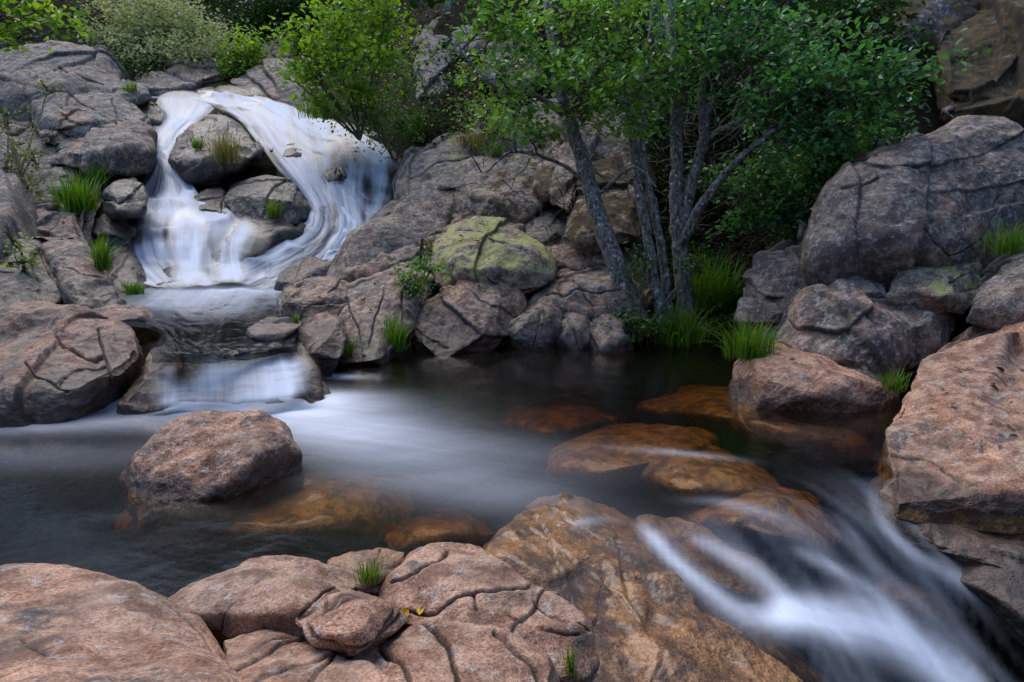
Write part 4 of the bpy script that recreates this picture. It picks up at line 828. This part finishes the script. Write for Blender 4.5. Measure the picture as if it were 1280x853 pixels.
def plant(name, label, cat, base, stems, blobs, leafmat, leaf=.08, barkmat=None, seed=1, nleaf=26, spread=.16, group=None, twig=.007, limb=.014, tr=None, up=.55, aspect=.62, stemname='trunk', crownname='crown', seg=8):
    """stems: list of (list of (px,py,d), r0, r1); blobs: (px,py,d, rx px, ry px, rd m, clumps)"""
    R = np.random.default_rng(seed)
    base = np.asarray(base); e = empty(name, base, label, cat, group)
    tb = MB(); lb = MB(); nodes = []; limbs = []
    for pts, r0, r1 in stems:
        c = curve([P(*q) for q in pts], 8, .006, R); tube(tb, c, r0, r1, seg, .22); nodes.append(c[len(c) // 4:])
    nodes = np.concatenate(nodes) if nodes else base[None]
    for px, py, d, rx, ry, rd, n in blobs:
        c = P(px, py, d); k = d / FPX
        j = nodes[np.argmin(np.linalg.norm(nodes - c, axis=1) + .5 * np.maximum(nodes[:, 2] - c[2], 0))]
        mid = (j + c) / 2 + R.normal(size=3) * .12 + np.array([0, 0, .08])
        lc = curve([j, mid, c], 6, .01, R)
        bb = MB() if stemname == 'trunk' else tb
        if bb is not tb: limbs.append(bb)
        tube(bb, lc, limb, limb * .45, 5)
        u = R.normal(size=(n, 3)); u /= np.linalg.norm(u, axis=1)[:, None]; u *= (R.uniform(0, 1, n) ** .45)[:, None]
        u *= (1 + .35 * R.normal(size=(n, 1)) * (R.uniform(size=(n, 1)) > .6))
        CC = c + u[:, :1] * rx * k * RGT + u[:, 1:2] * ry * k * UPV + u[:, 2:] * rd * FWD
        for q in CC:
            s = lc[R.integers(2, len(lc))]
            m2 = (s + q) / 2 + R.normal(size=3) * .08 * np.linalg.norm(q - s)
            tube(bb, curve([s, m2, q], 4), twig, twig * .4, 4)
            nl = max(4, int(nleaf * R.uniform(.5, 1.4)))
            dirv = (q - s) / max(np.linalg.norm(q - s), .01)
            tpos = R.uniform(-.9, 1.0, nl)[:, None]
            pos = q + dirv * tpos * spread * 1.5 + R.normal(size=(nl, 3)) * spread * np.array([.75, .75, .5])
            tn = np.clip(R.beta(2, 2.2, nl) * .45 + .6 * R.uniform() ** 1.3, 0, 1)
            leaves(lb, pos, leaf, R, up, aspect, tint=tn)
    if tb.v: tb.build(stemname, barkmat or M_BARK, e, base)
    for bb in limbs: bb.build('branch', M_TWIG, e, base)
    if lb.v: lb.build(crownname, leafmat, e, base, smooth_=False)
    return e

# --- alders rooted between the pool and the hollow
dA = 7.75
plant('alder_tree', 'alder with a dark lichen spotted trunk leaning left over the rocky bank', 'tree', P(795, 400, dA),
      [([(798, 405, dA), (775, 345, dA), (755, 290, dA + .05), (738, 235, dA + .1), (718, 170, dA + .1), (703, 120, dA + .1), (692, 60, dA + .2), (680, -30, dA + .3)], .125, .05),
       ([(712, 150, dA + .1), (670, 120, dA - .1), (620, 110, dA - .3), (575, 60, dA - .3)], .04, .014),
       ([(735, 230, dA + .1), (700, 205, dA + .0), (645, 190, dA - .2), (608, 215, dA - .3)], .028, .010),
       ([(742, 250, dA + .1), (790, 210, dA - .2), (820, 235, dA - .3)], .022, .008)],
      [(700, 80, dA, 80, 40, .7, 23), (640, 100, dA - .3, 60, 50, .6, 20), (740, 110, dA - .4, 70, 42, .5, 23), (620, 30, dA - .3, 70, 36, .6, 23), (715, 20, dA - .2, 90, 36, .7, 27), (680, 170, dA - .3, 45, 20, .4, 8), (640, 145, dA - .3, 30, 24, .3, 6)],
      M_ALDER, .080, seed=21, nleaf=20, spread=.125)
plant('alder_tree', 'slender twin stemmed alder standing between the leaning and the forked trunk', 'tree', P(830, 405, dA - .1),
      [([(832, 408, dA - .1), (818, 350, dA - .1), (808, 290, dA - .1), (795, 215, dA), (788, 150, dA), (775, 60, dA), (770, -30, dA)], .068, .03),
       ([(838, 405, dA), (828, 320, dA), (815, 250, dA), (803, 190, dA), (808, 100, dA + .1), (820, -30, dA + .2)], .056, .025)],
      [(790, 60, dA - .2, 60, 45, .6, 20), (770, 130, dA - .3, 45, 30, .4, 12), (830, 90, dA - .1, 50, 40, .5, 16), (790, 15, dA - .2, 60, 30, .5, 16), (795, 165, dA - .2, 26, 16, .3, 4)],
      M_ALDER, .08, seed=22, nleaf=18, spread=.125)
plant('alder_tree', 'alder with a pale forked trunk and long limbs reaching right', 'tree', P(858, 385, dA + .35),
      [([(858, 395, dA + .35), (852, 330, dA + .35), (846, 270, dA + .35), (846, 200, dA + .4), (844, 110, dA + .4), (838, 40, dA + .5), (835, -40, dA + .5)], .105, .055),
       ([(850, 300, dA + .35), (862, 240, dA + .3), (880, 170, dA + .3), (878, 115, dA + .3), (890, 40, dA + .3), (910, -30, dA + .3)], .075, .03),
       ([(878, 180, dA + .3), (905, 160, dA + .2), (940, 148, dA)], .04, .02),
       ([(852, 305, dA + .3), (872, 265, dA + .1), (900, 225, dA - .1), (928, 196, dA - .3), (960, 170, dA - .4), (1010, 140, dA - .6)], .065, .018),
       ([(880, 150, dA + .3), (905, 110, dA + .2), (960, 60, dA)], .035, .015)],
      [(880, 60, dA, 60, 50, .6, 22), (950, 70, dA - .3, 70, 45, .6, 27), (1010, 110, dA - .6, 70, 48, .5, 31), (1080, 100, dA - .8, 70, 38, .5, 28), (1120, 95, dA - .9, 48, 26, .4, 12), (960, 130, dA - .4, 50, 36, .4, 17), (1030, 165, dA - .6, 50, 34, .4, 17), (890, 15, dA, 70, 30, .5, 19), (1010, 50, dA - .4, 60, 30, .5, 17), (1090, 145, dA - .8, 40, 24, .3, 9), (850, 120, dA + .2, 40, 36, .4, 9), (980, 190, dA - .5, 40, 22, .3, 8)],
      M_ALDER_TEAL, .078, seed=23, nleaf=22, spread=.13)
# --- background shrubs
def bush(label, base, blobs, mat, leaf=.07, seed=1, name='shrub', cat='shrub', **k):
    st = []
    for q in blobs: st.append(([base, ((base[0] + q[0]) / 2, (base[1] + q[1]) / 2, (base[2] + q[2]) / 2), (q[0], q[1] + q[4] * .3, q[2])], .022, .010))
    return plant(name, label, cat, P(*base), st, blobs, mat, leaf, M_TWIG, seed, group=k.pop('group', None), stemname='stems', crownname='foliage', seg=5, **k)
dB = 11.2
bush('tall bright green bush leaning over the right side of the waterfall crest', (450, 175, dB + .5),
     [(415, 45, dB, 50, 34, .9, 34), (470, 70, dB - .2, 34, 30, .7, 24), (395, 90, dB, 34, 26, .6, 18), (440, 112, dB, 36, 22, .6, 18), (480, 20, dB - .3, 50, 30, .7, 28), (378, 60, dB + .1, 24, 22, .5, 11), (372, 100, dB + .2, 18, 16, .4, 7), (360, 45, dB, 14, 14, .3, 5), (430, 10, dB - .2, 50, 24, .6, 16), (395, 128, dB + .1, 22, 10, .3, 6)], M_LIME, .10, 31, nleaf=20, spread=.17)
bush('dull green undergrowth spilling down behind the right edge of the fall', (495, 205, 11.7),
     [(470, 150, 11.6, 36, 30, .4, 24), (505, 160, 11.6, 22, 30, .3, 18), (450, 130, 11.7, 40, 24, .4, 18), (505, 110, 12.2, 26, 40, .4, 20)], M_SHRUB, .06, 32, nleaf=30)
bush('rounded grey green willow bush at the top left behind the boulders', (205, 105, 17.2),
     [(160, 45, 17, 50, 42, 1.2, 60), (215, 40, 17, 50, 45, 1.2, 70), (250, 50, 17.2, 34, 36, 1.0, 40), (130, 70, 16.8, 30, 26, .8, 26), (190, 10, 17.4, 60, 24, 1.0, 40), (175, 75, 16.4, 40, 24, .8, 34), (235, 72, 16.2, 34, 20, .6, 26), (135, 90, 15.8, 26, 14, .5, 14), (270, 70, 16.4, 20, 24, .5, 16)], M_SAGE, .085, 33, nleaf=46, spread=.22)
bush('dusky olive thicket left of the grey green willow bush', (90, 80, 17.2),
     [(95, 30, 17.3, 40, 40, 1.0, 40), (60, 20, 17.8, 50, 30, 1.0, 36), (110, 75, 16.4, 24, 22, .6, 18)], mat_leaf('olive_leaf', (.022, .035, .012), (.085, .10, .045), .2, .6), .09, 34, nleaf=36, spread=.22)
bush('light green shrub between the willow bush and the small rounded rock', (298, 98, 16.3),
     [(300, 72, 16.2, 26, 22, .6, 26), (285, 88, 15.9, 16, 12, .4, 12), (318, 60, 16.5, 20, 16, .5, 14)], M_LIME, .09, 35, nleaf=26, spread=.18)
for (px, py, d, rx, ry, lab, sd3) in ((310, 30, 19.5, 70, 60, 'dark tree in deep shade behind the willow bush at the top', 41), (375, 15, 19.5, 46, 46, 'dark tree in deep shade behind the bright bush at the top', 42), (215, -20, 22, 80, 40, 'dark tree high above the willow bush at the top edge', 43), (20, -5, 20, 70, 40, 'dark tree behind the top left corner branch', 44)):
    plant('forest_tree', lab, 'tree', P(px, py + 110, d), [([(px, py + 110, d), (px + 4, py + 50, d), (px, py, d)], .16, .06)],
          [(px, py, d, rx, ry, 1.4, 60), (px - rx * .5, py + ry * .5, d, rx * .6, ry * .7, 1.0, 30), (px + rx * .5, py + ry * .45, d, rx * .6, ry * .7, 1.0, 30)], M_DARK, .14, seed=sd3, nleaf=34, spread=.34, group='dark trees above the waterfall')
_b = P(-190, 330, 6.6); _b[2] = float(GH(_b[:1], _b[1:2])[0]) - .15; _q = tuple(float(c[0]) for c in proj(_b[None]))
plant('overhanging_tree', 'tree rooted outside the left edge whose leafy branch hangs into the top left corner', 'tree', _b,
      [([_q, (-190, (340 + _q[1]) / 2 if _q[1] > 345 else 320, 6.6), (-180, 200, 6.6), (-150, 90, 6.5), (-100, 60, 6.3), (-30, 62, 6.2), (40, 48, 6.1), (96, 30, 6.0)], .07, .008), ([(-30, 62, 6.2), (10, 30, 6.1), (60, 8, 6.0)], .014, .006)],
      [(15, 22, 6.1, 34, 18, .3, 12), (60, 18, 6.0, 26, 16, .3, 9), (90, 34, 6.0, 14, 8, .2, 3), (10, 46, 6.1, 26, 10, .3, 6), (-40, 30, 6.3, 40, 30, .4, 12)], M_LIME, .075, seed=45, nleaf=12, spread=.10)
bush('thin yellowish green shrub along the left edge above the lower outcrop', (10, 262, 9.9),
     [(10, 150, 10.6, 26, 40, .5, 16), (14, 210, 10.2, 26, 36, .4, 18), (40, 190, 10.4, 20, 26, .3, 10), (30, 240, 9.8, 26, 16, .3, 12), (60, 110, 11.6, 20, 20, .3, 5)], mat_leaf('yellow_shrub_leaf', (.06, .10, .012), (.22, .26, .04), .35), .06, 46, nleaf=12, spread=.14)
bush('small leafy sapling growing in a crack of the dark lower left block', (30, 352, 7.75), [(32, 328, 7.7, 18, 22, .15, 12), (26, 310, 7.7, 10, 8, .1, 4)], M_LIME, .05, 47, nleaf=8, spread=.08, name='sapling', cat='plant')
bush('dark green little bush growing from the crack between two bank boulders', (512, 376, 7.5), [(512, 348, 7.45, 20, 24, .18, 18), (540, 336, 7.6, 18, 8, .12, 6), (525, 325, 7.7, 14, 8, .1, 4)], M_ALDER, .05, 48, nleaf=18, spread=.08)
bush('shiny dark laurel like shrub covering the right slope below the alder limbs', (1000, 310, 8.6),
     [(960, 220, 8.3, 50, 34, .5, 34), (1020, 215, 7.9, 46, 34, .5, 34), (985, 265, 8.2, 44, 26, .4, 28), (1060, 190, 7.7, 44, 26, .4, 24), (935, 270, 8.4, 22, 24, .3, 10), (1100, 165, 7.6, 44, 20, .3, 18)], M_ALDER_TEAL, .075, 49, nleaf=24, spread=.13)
bush('yellow green herbs in the cleft beside the pale upright block', (610, 190, 11.0),
     [(600, 150, 11.2, 24, 30, .3, 22), (625, 165, 10.9, 22, 26, .3, 18), (590, 100, 12.0, 16, 30, .3, 14), (640, 120, 11.2, 30, 34, .4, 18)], mat_leaf('herb_leaf', (.06, .13, .012), (.24, .30, .035), .35), .055, 50, nleaf=20, spread=.14, name='herb_patch', cat='plant')
bush('low leafy herbs round the feet of the alder trunks', (800, 425, 7.45),
     [(778, 402, 7.4, 14, 22, .15, 12), (800, 330, 7.6, 16, 30, .2, 12), (812, 415, 7.35, 24, 14, .15, 12), (868, 325, 7.7, 16, 26, .2, 10)], M_SHRUB, .055, 51, nleaf=14, spread=.09, name='herb_patch', cat='plant')
bush('dark leafy bush filling the shaded top behind the alder trunks', (900, 190, 10.4),
     [(760, 20, 10.2, 80, 40, .6, 36), (880, 40, 10.2, 80, 50, .6, 40), (830, 150, 9.9, 60, 40, .4, 22), (960, 30, 10, 70, 36, .6, 34), (1050, 30, 9.4, 60, 36, .6, 30), (880, 230, 9.4, 40, 30, .3, 10), (680, 30, 11, 60, 40, .6, 28)], M_DARK, .085, 52, nleaf=26, spread=.18)
bush('dark evergreen shrub in the upper right above the teal foliage', (1090, 90, 9.0), [(1060, 20, 8.8, 50, 26, .5, 26), (1090, 60, 8.5, 34, 24, .4, 16), (1020, 70, 9, 40, 30, .4, 16)], M_DARK, .085, 53, nleaf=26, spread=.16)
bush('low dark bramble between the crowning boulder and the willow bush', (140, 92, 15.2), [(140, 78, 15.2, 40, 16, .5, 22), (100, 66, 15.6, 30, 14, .5, 14), (170, 88, 15, 20, 10, .4, 10)], M_DARK, .08, 54, nleaf=26, spread=.16)
bush('dark bramble at the back of the crest between the two rounded rocks', (310, 100, 16.0), [(312, 84, 16.4, 20, 14, .5, 14), (350, 45, 17.5, 40, 18, .5, 20), (270, 66, 17.3, 26, 16, .5, 16)], M_DARK, .08, 55, nleaf=26, spread=.16)

# tall forest trees added above the top of the picture to darken the pool reflections
for (px, py, d, rx, ry, lab, sd3) in ((-260, -180, 15, 200, 150, 'unseen tall forest tree standing past the left end of the top edge', 71), (60, -230, 25, 170, 110, 'unseen tall forest tree above the top left corner', 72), (330, -230, 26, 150, 110, 'unseen tall forest tree above the waterfall crest', 73), (560, -190, 17, 150, 120, 'unseen tall forest tree above the bright bush', 74), (830, -190, 13, 170, 110, 'unseen tall forest tree above the alders', 75), (1150, -230, 12, 190, 130, 'unseen tall forest tree above the mossy cliff', 76)):
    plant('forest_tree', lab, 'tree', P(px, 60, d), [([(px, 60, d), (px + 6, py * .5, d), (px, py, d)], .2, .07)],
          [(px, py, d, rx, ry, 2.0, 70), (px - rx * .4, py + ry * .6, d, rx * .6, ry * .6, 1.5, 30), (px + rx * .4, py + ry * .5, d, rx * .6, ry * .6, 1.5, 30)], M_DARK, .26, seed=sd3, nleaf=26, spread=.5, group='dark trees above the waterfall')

# ground cover nobody could count
def rock_litter(n, seed):
    R = np.random.default_rng(seed); pts = []
    for x0, x1, y0, y1, k in ((-2.6, 3.0, 6.4, 10.5, .5), (2.2, 5.0, 3.4, 7.0, .25), (-8, -2.5, 7.0, 13, .25)):
        for _ in range(int(n * k)):
            x, y = R.uniform(x0, x1), R.uniform(y0, y1)
            hit, loc, nor, fi, ob, mx = S.ray_cast(_dg, Vector((x, y, 12)), Vector((0, 0, -1)))
            if hit and nor[2] > .45 and ob.name.split('.')[0] not in ('pool_water', 'stream', 'cascade', 'waterfall', 'ground') and fbm(np.array([[x * 1.6, y * 1.6, 0]]), 2, 5)[0] > -.05:
                pts.append((loc[0], loc[1], loc[2] + .006))
    mb = MB(); leaves(mb, np.array(pts), .045, R, 1.0, .6, .5)
    o = mb.build('leaf_litter', mat_leaf('dry_leaf', (.06, .032, .012), (.30, .19, .06), .1, .8), smooth_=False); tag(o, 'small dry leaves lying on the bank rocks', kind='stuff')
rock_litter(1500, 91)
def scatter(name, label, mat, n, size, seed, tall, regions):
    R = np.random.default_rng(seed); pts = []
    for x0, x1, y0, y1, k in regions:
        x = R.uniform(x0, x1, int(n * k)); y = R.uniform(y0, y1, int(n * k))
        qx, qy, qd = proj(np.stack([x, y, GH(x, y)], 1)); free = ~((qx > 130) & (qx < 525) & (qd > 8) & (qd < 15.8) & (qy > 105))
        x, y = x[free], y[free]
        kp = fbm(np.stack([x * 1.3, y * 1.3, x * 0], 1), 3, seed) > -.12
        x, y = x[kp], y[kp]; z = GH(x, y) + fbm(np.stack([x, y, GH(x, y)], 1) * .9, 5, 3) * .28
        pts.append(np.stack([x, y, z + R.uniform(.0, 1, len(x)) ** 2 * tall + .01], 1))
    pts = np.concatenate(pts); mb = MB(); leaves(mb, pts, size, R, .6, .6, .5)
    o = mb.build(name, mat, smooth_=False); tag(o, label, kind='stuff')
hollow = ((.8, 4.6, 7.6, 12.5, .45), (-2.5, 1.5, 9.5, 15, .3), (-9, -1, 14.5, 24, .5), (-9, -3.5, 9.5, 15, .25), (-10, -4.6, 5.5, 9.5, .2))
scatter('leaf_litter', 'brown leaf litter lying on the shaded slopes', mat_leaf('dead_leaf', (.03, .018, .008), (.16, .09, .035), .1, .8), 16000, .06, 81, .02, hollow)
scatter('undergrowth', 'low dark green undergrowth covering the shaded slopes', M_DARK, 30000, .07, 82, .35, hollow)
# dry thicket in the hollow
def thicket(label, region, n, seed, d0, d1):
    R = np.random.default_rng(seed); mb = MB(); x0, y0, x1, y1 = region
    base = P((x0 + x1) / 2, y1, (d0 + d1) / 2)
    for k in range(n):
        px, py, d = R.uniform(x0, x1), R.uniform(y0, y1), R.uniform(d0, d1)
        a = R.uniform(0, 6.28); L = R.uniform(30, 95); pts = []
        for s in range(6):
            pts.append(P(px, py, d)); px += math.cos(a) * L / 5; py += math.sin(a) * L / 5 * .8; d += R.normal() * .05; a += R.normal() * .45
        tube(mb, curve(pts, 3), R.uniform(.004, .011), .002, 4)
    e = empty('dry_thicket', base, label, 'shrub'); mb.build('twigs', M_TWIG, e, base)
thicket('tangle of bare grey twigs in the dark hollow behind the alders', (850, 40, 1010, 310), 190, 61, 8.5, 9.4)
thicket('bare dead twigs hanging under the alder crown near the mossy slabs', (600, 150, 860, 260), 60, 62, 8.2, 9.0)

# ------------------------------------------------------------------ grasses
def grass(label, px, py, d, hpx, wpx, n, seed=1, mat=None, lean=.55, name='grass_tuft', bw=.006, group=None, cat='grass'):
    d = ground_at(px, py, d) + .01
    R = np.random.default_rng(seed); k = d / FPX; H = hpx * k; Wd = wpx * k
    base = P(px, py, d); mb = MB(); m = 6
    b0 = base + np.stack([R.normal(size=n) * Wd * .20, R.normal(size=n) * Wd * .16, np.zeros(n)], 1)
    az = R.uniform(0, 2 * math.pi, n); out = np.stack([np.cos(az), np.sin(az), az * 0], 1) * .6 + (b0 - base) / max(Wd, .01) * 1.6
    ln = H * R.uniform(.55, 1.25, n); le = np.abs(R.normal(size=n)) * lean + .15
    t = np.linspace(0, 1, m)
    cpos = b0[:, None, :] + out[:, None, :] * (ln * le)[:, None, None] * (t ** 1.8)[None, :, None] + np.array([0, 0, 1.]) * ln[:, None, None] * (t - .32 * le[:, None].clip(0, 1.6) * t[None, :] ** 3)[:, :, None]
    sdv = np.cross(out, [0, 0, 1.]); sdv /= np.maximum(np.linalg.norm(sdv, axis=1), 1e-6)[:, None]
    wv = (max(bw, .55 * k * 2) * R.uniform(.6, 1.2, n))[:, None] * np.array([.7, 1, .9, .7, .45, .05])[None, :]
    V = np.stack([cpos - sdv[:, None, :] * wv[:, :, None] * .5, cpos + sdv[:, None, :] * wv[:, :, None] * .5], 2).reshape(-1, 3)
    i = (np.arange(n)[:, None] * m + np.arange(m - 1)[None, :]).ravel() * 2
    F = np.stack([i, i + 1, i + 3, i + 2], 1)
    mb.add(V, F, np.repeat(np.where(R.uniform(size=n) < .10, 1.0, R.beta(2, 2, n) * .92), m * 2))
    V, F = mb.v[0], mb.f[0]
    o = make_mesh(name, V, F, mat or M_GRASS, origin=base, attrs=dict(tint=mb.a[0]))
    return tag(o, label, cat, group)

grass('tall bright grass tuft below the pale block of the left bank', 100, 268, 9.3, 54, 56, 420, 1)
grass('shorter grass hanging from the dark rock left of the fall', 126, 232, 10.2, 30, 20, 120, 2)
grass('narrow grass clump sliding down between the outcrop and the left fall', 128, 338, 8.6, 44, 22, 220, 3)
grass('little grass tuft at the upper pool edge under the left fall', 168, 368, 8.3, 18, 26, 110, 4)
grass('sparse grass on the pool side of the dark lower left block', 90, 392, 7.2, 14, 30, 60, 5, lean=.8)
grass('low grass strip along the waterline left of the flat pink stone', 40, 386, 7.2, 16, 26, 50, 6, lean=.8)
grass('grass tuft on top of the small rock at the left waterfall lip', 165, 115, 13.4, 14, 20, 80, 7)
grass('ferny yellow green growth on the dark dome in the fall', 282, 205, 11.0, 42, 44, 200, 8, M_STRAW, .5)
grass('bright grass patch on the left shoulder of the dark dome', 248, 186, 11.5, 16, 18, 90, 9)
grass('thin grass growing on the face of the black wedge in mid fall', 345, 272, 9.95, 26, 22, 110, 10)
grass('bright grass tuft at the waterline below the furrowed boulder', 433, 446, 6.75, 32, 22, 150, 11)
grass('upright grass tuft in front of the crack between two bank boulders', 494, 438, 6.95, 46, 34, 230, 12, lean=.35)
grass('tiny grass clump at the wet foot of the reddish wedge', 408, 462, 6.3, 16, 24, 90, 13)
grass('little grass blade clump on the ledge beside the cascade lip', 370, 404, 6.6, 14, 10, 40, 14)
grass('big drooping bright grass tussock right of the forked alder', 888, 388, 7.55, 74, 62, 520, 15, lean=.85, bw=.008)
grass('wide dark green grass tuft at the alder roots on the pool edge', 850, 430, 7.3, 52, 66, 420, 16, lean=.6, bw=.007)
grass('broad grass tuft left of the lichen flecked boulder at the shore', 938, 448, 6.5, 52, 64, 420, 17, lean=.6, bw=.007)
grass('dry straw coloured blades hanging beside the leaning alder trunk', 798, 395, 7.4, 50, 16, 70, 18, M_STRAW, .3)
grass('small grass tuft in the gap behind the waterside boulder', 1115, 488, 5.3, 28, 34, 130, 19, lean=.6)
grass('dark grass fringe at the right edge beside the huge boulder', 1258, 318, 5.9, 46, 60, 200, 20, lean=.7)
grass('short bright grass tuft growing among the pink foreground rocks', 461, 728, 2.38, 34, 34, 130, 22, lean=.4, bw=.003)
grass('bright mossy grass tuft in the dark slot beside the pink block', 712, 846, 2.02, 42, 12, 60, 23, lean=.2, bw=.003)
grass('yellowish grass on the rocky cleft right of the upright block', 590, 188, 10.9, 26, 40, 160, 24, M_STRAW)
grass('green grass tuft low in the cleft above the steep rock', 618, 196, 10.6, 22, 24, 120, 25)
grass('long grass under the bright bush at the right of the crest', 405, 148, 11.9, 34, 60, 260, 26)
grass('hanging grass beside the dark bank at the right fall edge', 520, 178, 11.2, 48, 24, 200, 27, M_SHRUB)
grass('small yellow green sprig on the sloping bedrock slab', 537, 322, 8.2, 26, 10, 30, 28, M_STRAW, .3)

# fallen yellow leaves
def fleaf(label, px, py, d, seed, size=.03):
    R = np.random.default_rng(seed); mb = MB(); leaves(mb, np.zeros((1, 3)), size, R, 1.2, .8, 0)
    pt = P(px, py, ground_at(px, py, d) - .018)
    o = make_mesh('fallen_leaf', mb.v[0] + pt, mb.f[0], M_YLEAF, origin=pt, attrs=dict(tint=mb.a[0]), smooth_=False)
    o.modifiers.new('s', 'SOLIDIFY').thickness = .001
    tag(o, label, 'leaf')

fleaf('yellow fallen leaf in the crack between the pink foreground rocks', 511, 762, 2.2, 3, .045)
fleaf('smaller yellow leaf lying right of the other in the same crack', 524, 769, 2.2, 5, .034)
fleaf('single yellow leaf on top of the cracked crest rock', 613, 693, 2.6, 8, .036)
